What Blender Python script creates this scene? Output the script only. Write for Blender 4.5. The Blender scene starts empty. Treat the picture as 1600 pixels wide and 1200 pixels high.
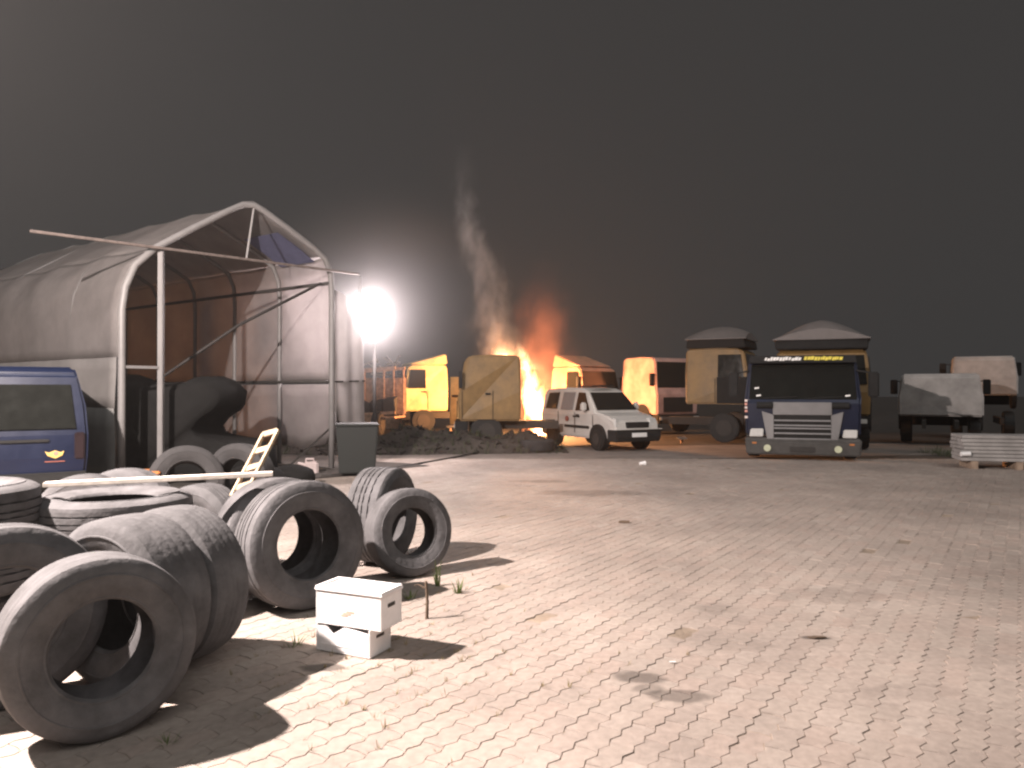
import bpy, bmesh, math, random
from mathutils import Vector, Matrix, noise as mnoise
R = math.radians
random.seed(7)
sc = bpy.context.scene
COL = sc.collection

# ------------------------------------------------------------------ camera, world, light, exposure
CAMH, FPX, HOR = 1.6, 1180.0, 608.0
cam = bpy.data.cameras.new('camera'); cam.sensor_width = 36; cam.lens = 36*FPX/1600
cam.clip_start = .05; cam.clip_end = 400
camo = bpy.data.objects.new('camera', cam); COL.objects.link(camo)
camo.location = (0, 0, CAMH); camo.rotation_euler = (R(90+.39), 0, 0)
sc.camera = camo

world = bpy.data.worlds.new('World'); sc.world = world; world.use_nodes = True
wn = world.node_tree.nodes; wl = world.node_tree.links; wn.clear()
wo = wn.new('ShaderNodeOutputWorld'); bg = wn.new('ShaderNodeBackground')
bg.inputs['Color'].default_value = (.043, .0415, .041, 1); bg.inputs['Strength'].default_value = 0.95
wl.new(bg.outputs[0], wo.inputs[0])

sc.view_settings.view_transform = 'Standard'; sc.view_settings.look = 'None'
sc.view_settings.exposure = 0; sc.view_settings.gamma = 1
sc.cycles.use_denoising = True
sc.cycles.filter_width = 2.3
sc.cycles.max_bounces = 6; sc.cycles.volume_bounces = 0
sc.cycles.volume_step_rate = 1.0; sc.cycles.volume_max_steps = 128
sc.cycles.sample_clamp_indirect = 4
sc.cycles.caustics_reflective = False; sc.cycles.caustics_refractive = False

YARD_LAMP = (-5.2, 3.95, 4.95)          # lamp on a mast just out of frame to the left
YARD_POWER = 8500
FLOOD = (-3.15, 16.4, 3.17)           # flood lamp seen in the picture
FLOOD_POWER = 1000
FIRE_POS = (.62, 26.0, 1.2)

def lamp(name, typ, loc, power, color, radius, parent=None):
    l = bpy.data.lights.new(name, typ); l.energy = power; l.color = color; l.shadow_soft_size = radius
    o = bpy.data.objects.new(name, l); COL.objects.link(o); o.location = loc
    return o
lamp('yard_lamp_light', 'POINT', YARD_LAMP, YARD_POWER, (1, .855, .785), .07)
fill_sun = bpy.data.lights.new('night_fill', 'SUN'); fill_sun.energy = 1.0; fill_sun.angle = R(50); fill_sun.color = (1, .97, .94)  # soft fill sun added to lift the shadows, no source in view
mo = bpy.data.objects.new('night_fill', fill_sun); COL.objects.link(mo); mo.rotation_euler = (R(42), 0, R(22))
lamp('flood_light', 'POINT', (FLOOD[0]+.03, FLOOD[1]-.42, FLOOD[2]), FLOOD_POWER, (1, .86, .86), .16)
lamp('fire_light', 'POINT', FIRE_POS, 4300, (1, .43, .16), .16)
lamp('fire_light', 'POINT', (-.25, 26.2, 2.75), 100, (1, .36, .13), .12)

# ------------------------------------------------------------------ helpers
def at(px, py, D):
    return Vector(((px-800)/FPX*D, D, CAMH-(py-HOR)/FPX*D))
def gpt(px, py):
    return at(px, py, CAMH*FPX/(py-HOR))

MATS = {}
def mat(name, col, rough=.6, metal=0., var=.15, scale=6., bump=0., bscale=40., spec=.5, col2=None, trans=0.):
    if name in MATS: return MATS[name]
    m = bpy.data.materials.new(name); m.use_nodes = True
    n = m.node_tree.nodes; l = m.node_tree.links; b = n['Principled BSDF']
    b.inputs['Roughness'].default_value = rough; b.inputs['Metallic'].default_value = metal
    b.inputs['Specular IOR Level'].default_value = spec
    tc = n.new('ShaderNodeTexCoord'); nz = n.new('ShaderNodeTexNoise')
    nz.inputs['Scale'].default_value = scale; nz.inputs['Detail'].default_value = 6; nz.inputs['Roughness'].default_value = .65
    l.new(tc.outputs['Object'], nz.inputs['Vector'])
    cr = n.new('ShaderNodeValToRGB')
    c2 = col2 or tuple(min(1, c*(1+var)) for c in col)
    cr.color_ramp.elements[0].position = .3; cr.color_ramp.elements[1].position = .7
    cr.color_ramp.elements[0].color = (*[c*(1-var) for c in col], 1); cr.color_ramp.elements[1].color = (*c2, 1)
    l.new(nz.outputs['Fac'], cr.inputs['Fac']); l.new(cr.outputs[0], b.inputs['Base Color'])
    rr = n.new('ShaderNodeMapRange'); rr.inputs['To Min'].default_value = max(.02, rough-.12); rr.inputs['To Max'].default_value = min(1, rough+.12)
    l.new(nz.outputs['Fac'], rr.inputs['Value']); l.new(rr.outputs[0], b.inputs['Roughness'])
    if bump:
        n2 = n.new('ShaderNodeTexNoise'); n2.inputs['Scale'].default_value = bscale; n2.inputs['Detail'].default_value = 5
        l.new(tc.outputs['Object'], n2.inputs['Vector'])
        bp = n.new('ShaderNodeBump'); bp.inputs['Strength'].default_value = bump; bp.inputs['Distance'].default_value = .02
        l.new(n2.outputs['Fac'], bp.inputs['Height']); l.new(bp.outputs[0], b.inputs['Normal'])
    if trans:
        t = n.new('ShaderNodeBsdfTranslucent'); l.new(cr.outputs[0], t.inputs['Color'])
        mx = n.new('ShaderNodeMixShader'); mx.inputs[0].default_value = trans
        l.new(b.outputs[0], mx.inputs[1]); l.new(t.outputs[0], mx.inputs[2])
        l.new(mx.outputs[0], n['Material Output'].inputs['Surface'])
    MATS[name] = m
    return m
def emis(name, col, s):
    m = bpy.data.materials.new(name); m.use_nodes = True
    n = m.node_tree.nodes; n.clear()
    e = n.new('ShaderNodeEmission'); e.inputs[0].default_value = (*col, 1); e.inputs[1].default_value = s
    o = n.new('ShaderNodeOutputMaterial'); m.node_tree.links.new(e.outputs[0], o.inputs[0])
    return m

M = dict(
    rubber = mat('dusty_rubber', (.075,.0735,.077), .82, var=.5, scale=5, bump=.12, bscale=60),
    shaded_rubber = mat('shaded_dark_rubber', (.030,.029,.030), .85, var=.4, scale=4, bump=.2, bscale=40),  # darker copy of the rubber, with the back tyres' shade in its colour
    rubber2 = mat('worn_grey_rubber', (.088,.086,.090), .87, var=.48, scale=4.5, bump=.32, bscale=24),
    black_rubber = mat('black_rubber', (.012,.012,.012), .7, var=.3),
    frame = mat('white_painted_tube', (.19,.184,.183), .5, var=.12, scale=3),
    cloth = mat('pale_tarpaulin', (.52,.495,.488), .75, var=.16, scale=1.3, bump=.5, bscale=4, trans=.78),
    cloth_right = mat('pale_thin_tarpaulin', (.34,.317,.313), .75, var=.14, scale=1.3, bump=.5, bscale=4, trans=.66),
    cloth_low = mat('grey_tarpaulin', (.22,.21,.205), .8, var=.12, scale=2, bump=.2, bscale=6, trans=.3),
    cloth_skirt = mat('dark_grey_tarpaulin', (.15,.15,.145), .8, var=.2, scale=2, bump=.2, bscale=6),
    cloth_blue = mat('blue_patch', (.13,.14,.24), .7, var=.15, trans=.3),
    wood = mat('weathered_wood', (.32,.24,.18), .8, var=.3, scale=9, bump=.3),
    grey_wood = mat('grey_wood', (.13,.105,.095), .85, var=.3, scale=9, bump=.3),
    wood_pale = mat('pale_raw_wood', (.42,.32,.22), .7, var=.25, scale=12, bump=.2),
    white_plank = mat('white_painted_board', (.66,.60,.54), .6, var=.15, scale=8, bump=.1),
    box = mat('white_plastic_box', (.86,.84,.84), .5, var=.07, scale=14, bump=.08),
    dark_in = mat('dark_opening', (.05,.045,.04), .9, var=.2),
    red_print = mat('faded_red_print', (.75,.42,.34), .7, var=.2, scale=60),
    blue = mat('dark_blue_paint', (.003,.0075,.028), .35, var=.2, scale=2),
    glass = mat('dark_glass', (.012,.013,.012), .06, var=.2, spec=.6),
    yellow_emb = mat('yellow_emblem', (.55,.38,.12), .6, var=.2, scale=30),
    red_emb = mat('dull_red_print', (.25,.08,.06), .6),
    black_tarp = mat('black_tarpaulin', (.010,.010,.010), .95, var=.3, scale=3, bump=.6, bscale=5, spec=.15),
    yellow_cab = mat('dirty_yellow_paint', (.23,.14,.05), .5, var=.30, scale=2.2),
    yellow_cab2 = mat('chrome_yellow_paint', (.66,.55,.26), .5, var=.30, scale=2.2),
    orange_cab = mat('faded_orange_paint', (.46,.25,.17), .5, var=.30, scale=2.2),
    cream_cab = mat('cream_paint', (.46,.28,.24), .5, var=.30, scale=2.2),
    white_van = mat('white_van_paint', (.55,.53,.50), .38, var=.1, scale=2),
    white_cab = mat('grimy_white_paint', (.36,.345,.335), .55, var=.30, scale=2),
    grey_fair = mat('grey_fairing', (.17,.155,.15), .6, var=.15, scale=2),
    silver = mat('silver_grey_panel', (.20,.197,.20), .42, var=.12, scale=3),
    chassis = mat('dirty_black_steel', (.03,.027,.025), .7, var=.35),
    plastic = mat('black_plastic', (.018,.018,.018), .75, var=.3, spec=.25),
    grey_plastic = mat('grey_plastic', (.075,.073,.07), .7, var=.2, spec=.3),
    steel = mat('bare_steel', (.5,.5,.5), .35, metal=.8, var=.2),
    lens = mat('clear_lamp_lens', (.62,.62,.60), .15, var=.1),
    lens_y = mat('yellowish_fog_lens', (.55,.58,.42), .2, var=.1),
    plate = mat('white_number_plate', (.85,.85,.84), .4, var=.04),
    white_mark = mat('white_lettering', (.85,.85,.83), .5, var=.1),
    yellow_mark = mat('yellow_lettering', (.80,.68,.10), .5, var=.1),
    reflector = mat('red_white_marker', (.75,.35,.28), .4, var=.1),
    reflector_w = mat('white_marker', (.85,.75,.70), .4, var=.1),
    rust = mat('rusty_steel', (.42,.27,.19), .8, var=.5, scale=7, bump=.4),
    scrap = mat('pale_scrap', (.45,.38,.32), .7, var=.4, scale=9),
    char = mat('charred_scrap', (.035,.028,.024), .85, var=.5, scale=5),
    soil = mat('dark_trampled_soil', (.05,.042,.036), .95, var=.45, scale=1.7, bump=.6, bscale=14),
    bin = mat('dark_green_bin', (.013,.016,.015), .7, var=.2),
    pinkplastic = mat('pinkish_white_plastic', (.50,.42,.41), .5, var=.15),
    orange = mat('orange_plastic', (.42,.15,.04), .6, var=.3),
    leaf = mat('weed_green', (.12,.16,.05), .8, var=.4, scale=20, trans=.3),
    drygrass = mat('dry_grass', (.26,.21,.10), .85, var=.4, scale=20, trans=.3),
    hedge = mat('dull_grass', (.055,.065,.035), .9, var=.4, scale=8),
    stick = mat('dry_stick', (.12,.085,.06), .9, var=.3, scale=30),
    dark_red = mat('dark_red_lens', (.012,.004,.006), .4),
    paper = mat('white_litter', (.85,.85,.85), .5, var=.05),
    shed = mat('dark_wall', (.12,.115,.11), .85, var=.25, scale=1),
)

def link(name, me, m=None, parent=None, smooth=False):
    o = bpy.data.objects.new(name, me); COL.objects.link(o)
    if m is not None and not me.materials: me.materials.append(m)
    if smooth:
        for p in me.polygons: p.use_smooth = True
    if parent is not None: o.parent = parent
    return o
class MB:
    """collects shapes into one mesh"""
    def __init__(s): s.bm = bmesh.new()
    def hexa(s, c8):
        v = [s.bm.verts.new(c) for c in c8]
        for f in ((3,2,1,0),(4,5,6,7),(0,1,5,4),(1,2,6,5),(2,3,7,6),(3,0,4,7)): s.bm.faces.new([v[i] for i in f])
        return s
    def box(s, x0, x1, y0, y1, z0, z1, mtx=None):
        c = [(x0,y0,z0),(x1,y0,z0),(x1,y1,z0),(x0,y1,z0),(x0,y0,z1),(x1,y0,z1),(x1,y1,z1),(x0,y1,z1)]
        c = [Vector(p) for p in c]
        if mtx: c = [mtx @ p for p in c]
        return s.hexa(c)
    def slab(s, p, th):
        """four points, counter-clockwise seen from outside; thickness outwards"""
        p = [Vector(q) for q in p]; n = (p[1]-p[0]).cross(p[3]-p[0]).normalized()
        return s.hexa([q-n*.004 for q in p]+[q+n*th for q in p])
    def bar(s, a, b, w, h=None, up=(0,0,1)):
        a = Vector(a); b = Vector(b); h = h or w; d = (b-a).normalized(); u = Vector(up)
        if abs(d.dot(u)) > .97: u = Vector((1,0,0))
        sd = d.cross(u).normalized()*w/2; u2 = sd.cross(d).normalized()*h/2
        return s.hexa([a-sd-u2, a+sd-u2, b+sd-u2, b-sd-u2, a-sd+u2, a+sd+u2, b+sd+u2, b-sd+u2])
    def tube(s, pts, r, n=10, caps=True):
        pts = [Vector(p) for p in pts]; rings = []
        rr = r if isinstance(r, (list, tuple)) else [r]*len(pts)
        ref = Vector((0,0,1))
        for i, p in enumerate(pts):
            d = (pts[min(i+1, len(pts)-1)]-pts[max(i-1, 0)]).normalized()
            if abs(d.dot(ref)) > .95: ref = Vector((.3,1,.1)).normalized()
            a = d.cross(ref).normalized(); b = a.cross(d).normalized()
            rings.append([s.bm.verts.new(p+(a*math.cos(t)+b*math.sin(t))*rr[i]) for t in [2*math.pi*k/n for k in range(n)]])
        for q, w in zip(rings, rings[1:]):
            for k in range(n): s.bm.faces.new((q[k], q[(k+1)%n], w[(k+1)%n], w[k]))
        if caps:
            s.bm.faces.new(rings[0][::-1]); s.bm.faces.new(rings[-1])
        return s
    def cyl(s, c, axis, r, length, n=20, r2=None):
        c = Vector(c); a = Vector(axis).normalized()*length/2
        return s.tube([c-a, c+a], [r, r if r2 is None else r2], n)
    def prism(s, prof, halfw, axis='x', x0=None):
        """prof: (y, z[, half width]) closed outline, extruded across x"""
        L = []; Rr = []
        for p in prof:
            w = p[2] if len(p) > 2 else halfw
            L.append(s.bm.verts.new((-w, p[0], p[1]))); Rr.append(s.bm.verts.new((w, p[0], p[1])))
        k = len(prof)
        s.bm.faces.new(L); s.bm.faces.new(Rr[::-1])
        for i in range(k):
            j = (i+1) % k; s.bm.faces.new((L[i], Rr[i], Rr[j], L[j]))
        return s
    def grid(s, rows):
        v = [[s.bm.verts.new(p) for p in r] for r in rows]
        for a, b in zip(v, v[1:]):
            for i in range(len(a)-1): s.bm.faces.new((a[i], a[i+1], b[i+1], b[i]))
        return s
    def mesh(s, name, bevel=0., seg=2, solid=0.):
        bm = s.bm
        bmesh.ops.recalc_face_normals(bm, faces=bm.faces)
        if solid:
            bmesh.ops.solidify(bm, geom=bm.faces[:], thickness=solid)
        if bevel:
            es = [e for e in bm.edges if len(e.link_faces) == 2 and e.calc_face_angle(0) > .5]
            bmesh.ops.bevel(bm, geom=es, offset=bevel, segments=seg, affect='EDGES', clamp_overlap=True)
        me = bpy.data.meshes.new(name); bm.to_mesh(me); bm.free()
        return me
    def build(s, name, m, parent=None, bevel=0., seg=2, smooth=False, solid=0.):
        return link(name, s.mesh(name, bevel, seg, solid), m, parent, smooth)
def tag(o, label, cat, group=None):
    o['label'] = label; o['category'] = cat
    if group: o['group'] = group
    return o
def thing(name, label, cat, loc=(0,0,0), rz=0., group=None, lean=0.):
    o = bpy.data.objects.new(name, None); COL.objects.link(o); o.empty_display_size = .2
    o.location = loc; o.rotation_euler = (lean, 0, rz)
    return tag(o, label, cat, group)

# ------------------------------------------------------------------ ground and paving
bm = MB(); bm.grid([[(x, y, -.03) for x in (-120,-30,0,30,120)] for y in (-20, 2, 20, 60, 160)])
g = bm.build('ground', M['soil']); g['kind'] = 'structure'

def paving_material():
    m = bpy.data.materials.new('concrete_pavers'); m.use_nodes = True
    n = m.node_tree.nodes; l = m.node_tree.links; b = n['Principled BSDF']; b.inputs['Roughness'].default_value = .85
    geo = n.new('ShaderNodeNewGeometry'); oi = n.new('ShaderNodeObjectInfo')
    ad = n.new('ShaderNodeMath'); ad.operation = 'ADD'; l.new(geo.outputs['Random Per Island'], ad.inputs[0]); l.new(oi.outputs['Random'], ad.inputs[1])
    fr = n.new('ShaderNodeMath'); fr.operation = 'FRACT'; l.new(ad.outputs[0], fr.inputs[0])
    cr = n.new('ShaderNodeValToRGB'); e = cr.color_ramp.elements
    e[0].color = (.35,.295,.26,1); e[1].color = (.41,.355,.315,1)
    x = e.new(.45); x.color = (.385,.33,.29,1); x = e.new(.8); x.color = (.385,.315,.275,1)
    l.new(fr.outputs[0], cr.inputs['Fac'])
    # dirt at two scales
    nz = n.new('ShaderNodeTexNoise'); nz.inputs['Scale'].default_value = .55; nz.inputs['Detail'].default_value = 8; nz.inputs['Roughness'].default_value = .62
    l.new(geo.outputs['Position'], nz.inputs['Vector'])
    mr = n.new('ShaderNodeMapRange'); mr.inputs['From Min'].default_value = .33; mr.inputs['From Max'].default_value = .68
    mr.inputs['To Min'].default_value = .70; mr.inputs['To Max'].default_value = 1.06; l.new(nz.outputs['Fac'], mr.inputs['Value'])
    n2 = n.new('ShaderNodeTexNoise'); n2.inputs['Scale'].default_value = 22; n2.inputs['Detail'].default_value = 6; l.new(geo.outputs['Position'], n2.inputs['Vector'])
    m2 = n.new('ShaderNodeMapRange'); m2.inputs['From Min'].default_value = .3; m2.inputs['From Max'].default_value = .7
    m2.inputs['To Min'].default_value = .86; m2.inputs['To Max'].default_value = 1.1; l.new(n2.outputs['Fac'], m2.inputs['Value'])
    mu = n.new('ShaderNodeMath'); mu.operation = 'MULTIPLY'; l.new(mr.outputs[0], mu.inputs[0]); l.new(m2.outputs[0], mu.inputs[1])
    last = mu.outputs[0]
    # oil stains with outlines of their own
    wob = n.new('ShaderNodeTexNoise'); wob.inputs['Scale'].default_value = 5; wob.inputs['Detail'].default_value = 4; l.new(geo.outputs['Position'], wob.inputs['Vector'])
    for (px, py, rx, ry, k) in ((997,1058,.14,.10,.42),(1060,1085,.16,.085,.50),(1012,1074,.10,.07,.62),(505,1042,.13,.07,.35),(715,1017,.10,.06,.72),
                                (1275,996,.10,.035,.40),(1120,950,.16,.14,.80),(920,770,.9,.35,.66),(850,752,.5,.2,.66),(1300,930,.5,.22,.82),(1420,1080,.3,.12,.83),(1180,1000,.6,.2,.88)):
        c = gpt(px, py)
        mp = n.new('ShaderNodeVectorMath'); mp.operation = 'SUBTRACT'; l.new(geo.outputs['Position'], mp.inputs[0]); mp.inputs[1].default_value = c
        dv = n.new('ShaderNodeVectorMath'); dv.operation = 'MULTIPLY'; l.new(mp.outputs[0], dv.inputs[0]); dv.inputs[1].default_value = (1/rx, 1/ry, 0)
        ln = n.new('ShaderNodeVectorMath'); ln.operation = 'LENGTH'; l.new(dv.outputs[0], ln.inputs[0])
        s1 = n.new('ShaderNodeMath'); s1.operation = 'MULTIPLY_ADD'; l.new(wob.outputs['Fac'], s1.inputs[0]); s1.inputs[1].default_value = 1.6; l.new(ln.outputs['Value'], s1.inputs[2])
        ma = n.new('ShaderNodeMapRange'); ma.interpolation_type = 'SMOOTHSTEP'; ma.inputs['From Min'].default_value = 1.45; ma.inputs['From Max'].default_value = 1.95
        ma.inputs['To Min'].default_value = k; ma.inputs['To Max'].default_value = 1; l.new(s1.outputs[0], ma.inputs['Value'])
        q = n.new('ShaderNodeMath'); q.operation = 'MULTIPLY'; l.new(last, q.inputs[0]); l.new(ma.outputs[0], q.inputs[1]); last = q.outputs[0]
    vm = n.new('ShaderNodeVectorMath'); vm.operation = 'SCALE'; l.new(cr.outputs[0], vm.inputs[0]); l.new(last, vm.inputs['Scale'])
    l.new(vm.outputs[0], b.inputs['Base Color'])
    bp = n.new('ShaderNodeBump'); bp.inputs['Strength'].default_value = .35; bp.inputs['Distance'].default_value = .006
    n3 = n.new('ShaderNodeTexNoise'); n3.inputs['Scale'].default_value = 60; n3.inputs['Detail'].default_value = 6; l.new(geo.outputs['Position'], n3.inputs['Vector'])
    l.new(n3.outputs['Fac'], bp.inputs['Height']); l.new(bp.outputs[0], b.inputs['Normal'])
    return m
M_PAV = paving_material()
M_SAND = mat('joint_sand', (.27,.215,.165), .95, var=.4, scale=3, bump=.4)
PL, PW, PA = .236, .118, R(56)
ua = Vector((math.cos(PA), math.sin(PA), 0)); va = Vector((-math.sin(PA), math.cos(PA), 0))
def paver_outline(grow=0.):
    a = .013; q = PL/8
    bot = [(0,0),(q,a*.9),(q*3,-a*.9),(q*4,0),(q*5,a*.9),(q*7,-a*.9)]
    right = [(PL,0),(PL+a*.7,PW*.5)]
    top = [(x, PW+y) for x, y in bot][::-1]
    left = [(a*.7, PW*.5)]
    pts = bot+right+[(PL,PW)]+top+left
    cx, cy = PL/2, PW/2; g = .0035-grow
    out = []
    k = len(pts)
    for i, (x, y) in enumerate(pts):
        p0 = Vector(pts[i-1]); p1 = Vector(pts[(i+1)%k]); d = (p1-p0).normalized(); nn = Vector((-d.y, d.x))
        out.append((x-cx+nn.x*g, y-cy+nn.y*g))
    return out
O_TOP = paver_outline(.0002); O_LOW = paver_outline(.0028)
def paver_geo(bm_, mtx):
    t = [bm_.verts.new(mtx @ Vector((x, y, 0))) for x, y in O_TOP]
    w = [bm_.verts.new(mtx @ Vector((x, y, -.014))) for x, y in O_LOW]
    bm_.faces.new(t); k = len(t)
    for i in range(k): bm_.faces.new((t[i], w[i], w[(i+1)%k], t[(i+1)%k]))
pb = MB(); pb.grid([[(x, y, -.0055) for x in (-16,-6,0,6,17)] for y in (1.5, 8, 14, 17.4)])
pavement = pb.build('pavement', M_SAND); pavement['kind'] = 'structure'
spots = []
for i in range(-150, 150):
    for j in range(-230, 230):
        p = ua*(i*PL+(PL/2 if j % 2 else 0))+va*(j*PW)
        p += Vector((0, 9, 0))
        if p.y < 2.55 or p.y > 17.3 or abs(p.x) > .70*p.y+.35: continue
        spots.append(p)
def vis(p):
    px = 800+p.x/p.y*FPX; py = HOR+CAMH/p.y*FPX
    if py > 1195 or px < 200 or px > 1600: return False
    if py > 1190-(px-200)*.45 and px < 480: return py > 1235-(px-200)*.4
    return px > 480
near = sorted([p for p in spots if vis(p)], key=lambda p: p.y+.0*abs(p.x))[:300]
nearset = {(round(p.x, 4), round(p.y, 4)) for p in near}
b1 = bmesh.new(); paver_geo(b1, Matrix()); me_p = bpy.data.meshes.new('paver'); b1.to_mesh(me_p); b1.free(); me_p.materials.append(M_PAV)
def pav_mtx(p, i):
    rz = random.gauss(0, .008); tx = random.gauss(0, .0045); ty = random.gauss(0, .0045)
    return Matrix.Translation((p.x, p.y, random.gauss(0, .0010)-(.006*random.random() if random.random() < .03 else 0))) @ Matrix.Rotation(PA+rz, 4, 'Z') @ Matrix.Rotation(tx, 4, 'X') @ Matrix.Rotation(ty, 4, 'Y')
for i, p in enumerate(near):
    o = bpy.data.objects.new('paver', me_p); COL.objects.link(o); o.parent = pavement; o.matrix_local = pav_mtx(p, i)
b2 = bmesh.new()
for i, p in enumerate(spots):
    if (round(p.x, 4), round(p.y, 4)) in nearset: continue
    paver_geo(b2, pav_mtx(p, i))
me_f = bpy.data.meshes.new('paver_field'); b2.to_mesh(me_f); b2.free()
pf = link('paver_field', me_f, M_PAV, pavement); pf['kind'] = 'stuff'
# strip of plain concrete behind the paving, with its kerb edge
cb = MB(); cb.grid([[(x, y+(x*.16), -.012) for x in (-8,-2,4,10,20)] for y in (17.0, 19, 21.0)])
M_CON = mat('dirty_concrete', (.20,.17,.15), .9, var=.3, scale=1.2, bump=.3)
c = cb.build('apron', M_CON); c['kind'] = 'structure'; c.location.z = -.012

# ------------------------------------------------------------------ tyres
TC = {}
def tyre_parts(Rr, w, worn, flat):
    key = (Rr, w, worn, flat)
    if key in TC: return TC[key]
    N = 88
    side = [(-.36,.53),(-.41,.545),(-.43,.565),(-.425,.58),(-.455,.62),(-.495,.74),(-.503,.80),(-.515,.805),(-.513,.82),(-.497,.825),(-.475,.90),(-.435,.95),(-.40,.978)]
    gr = [-.40,-.33,-.325,-.31,-.235,-.23,-.20,-.195,-.075,-.07,-.04,-.035,.035,.04,.07,.075,.195,.20,.23,.235,.31,.325,.33,.40]
    deep = {-.23,-.20,-.07,-.04,.04,.07,.20,.23}
    tread = []
    for a in gr:
        r = 1-.10*abs(a)**2.0 if abs(a) < .39 else .978
        tread.append((a, r, a in deep))
    inner = [(.36,.53),(.40,.60),(.445,.76),(.44,.86),(.38,.925),(.2,.945),(0,.95),(-.2,.945),(-.38,.925),(-.44,.86),(-.445,.76),(-.40,.60),(-.36,.53)]
    gd = {0:.020,1:.016,2:.0006,3:.012}[int(worn)]
    def lathe(name, prof, mtl):
        bm_ = bmesh.new(); rings = []
        for k in range(N):
            t = 2*math.pi*k/N; ring = []
            for q in prof:
                a, r = q[0]*w, q[1]*Rr
                if len(q) > 2 and q[2]:
                    r -= gd*(1 if k % 3 else .25)
                wob = 1+.004*math.sin(3*t+1)+.003*math.sin(7*t)
                x, z = math.cos(t)*r*wob, math.sin(t)*r*wob
                co = (x, a, z+Rr) if not flat else (x, z, -a+w/2)
                ring.append(bm_.verts.new(co))
            rings.append(ring)
        for k in range(N):
            A, B = rings[k], rings[(k+1) % N]
            for i in range(len(prof)-1): bm_.faces.new((A[i], A[i+1], B[i+1], B[i]))
        bmesh.ops.recalc_face_normals(bm_, faces=bm_.faces)
        me = bpy.data.meshes.new(name); bm_.to_mesh(me); bm_.free(); me.materials.append(mtl)
        for p in me.polygons: p.use_smooth = True
        me.set_sharp_from_angle(angle=R(35))
        return me
    ms = M['shaded_rubber'] if worn == 3 else M['rubber2'] if worn else M['rubber']  # highest worn value picks the copy with shade in its colour
    TC[key] = [('tread', lathe('tread', tread, ms)), ('sidewall', lathe('sidewall', side, ms)),
               ('sidewall', lathe('sidewall', [(-a, r) for a, r in side[::-1]], ms)), ('inner_liner', lathe('inner_liner', inner, M['rubber']))]
    return TC[key]
def tyre(label, x, y, z=0., phi=0., lean=0., Rr=.46, w=.31, worn=False, flat=False, group='scrap truck tyres heaped beside the yard', spin=0.):
    t = thing('scrap_tyre', label, 'tyre', (x, y, z), R(phi), group, R(lean))
    for nm, me in tyre_parts(Rr, w, worn, flat):
        o = link(nm, me, None, t)
    return t
def txy(px, D): return ((px-800)/FPX*D, D)

tyre('big scrap tyre standing nearest the camera, hole facing us', -1.93, 3.53, phi=41, lean=-2, Rr=.415, w=.33, worn=2)
tyre('scrap tyre half hidden behind the nearest tyre at the left edge', -2.58, 3.86, phi=40, lean=-3, Rr=.455, w=.30, worn=1)
tyre('wide scrap tyre with worn tread, between nearest tyre and white boxes', -2.10, 4.15, phi=-24, lean=0, Rr=.455, w=.37, worn=2)
tyre('scrap tyre with a bright rim, right behind the wide worn tyre', -1.98, 4.47, phi=-25, lean=0, Rr=.455, w=.29, worn=2)
tyre('scrap tyre standing behind the white boxes, dark hole facing us', -1.53, 5.55, phi=44, lean=-5, Rr=.465, w=.33, worn=1)
tyre('scrap tyre standing right behind the one with the dark hole', -1.79, 5.82, phi=44, lean=-5, Rr=.46, w=.33, worn=2)
tyre('rightmost scrap tyre, tilted, ground visible through its hole', -.86, 6.48, phi=34, lean=-9, Rr=.375, w=.25, worn=2)
tyre('scrap tyre peeking out between the two rightmost tyres, only top showing', -1.20, 7.0, phi=72, lean=0, Rr=.44, w=.36, worn=1)
X, Y = -2.82, 5.35
tyre('top tyre of the stack with grooved tread under the white board', X, Y, .56, flat=True, Rr=.52, w=.30, worn=True)
tyre('middle tyre of the stack below the grooved tread tyre', X+.05, Y+.03, .28, flat=True, Rr=.50, w=.28)
tyre('bottom tyre of the stack below the grooved tread tyre', X-.04, Y+.05, 0, flat=True, Rr=.50, w=.28)
X, Y = -3.54, 4.75
tyre('top tyre of the stack at the left edge, pale lit top', X, Y, .66, flat=True, Rr=.50, w=.34)
tyre('middle tyre of the stack at the left edge', X+.03, Y+.05, .33, flat=True, Rr=.50, w=.33)
tyre('bottom tyre of the stack at the left edge', X-.05, Y, 0, flat=True, Rr=.51, w=.33)
tyre('pale topped tyre standing behind the board, below the blue van', *txy(196, 6.9), phi=4, lean=-4, Rr=.44, w=.30, worn=2)
tyre('grey tyre standing behind the right part of the board', *txy(318, 6.5), phi=-20, lean=0, Rr=.395, w=.28)
tyre('low tyre standing behind the left end of the board', *txy(135, 6.7), phi=12, lean=-3, Rr=.425, w=.28)
tyre('dark tyre leaning in front of the shelter post', *txy(292, 9.4), phi=25, lean=-12, Rr=.45, w=.3, worn=3)
tyre('dark tyre standing beside the shelter post, right of the leaning one', *txy(372, 9.8), phi=-15, lean=-6, Rr=.45, w=.3, worn=3)
tyre('dark tyre lying flat on the yard beside the white van', *txy(838, 19.6), 0, flat=True, Rr=.47, w=.3, worn=3)

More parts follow.
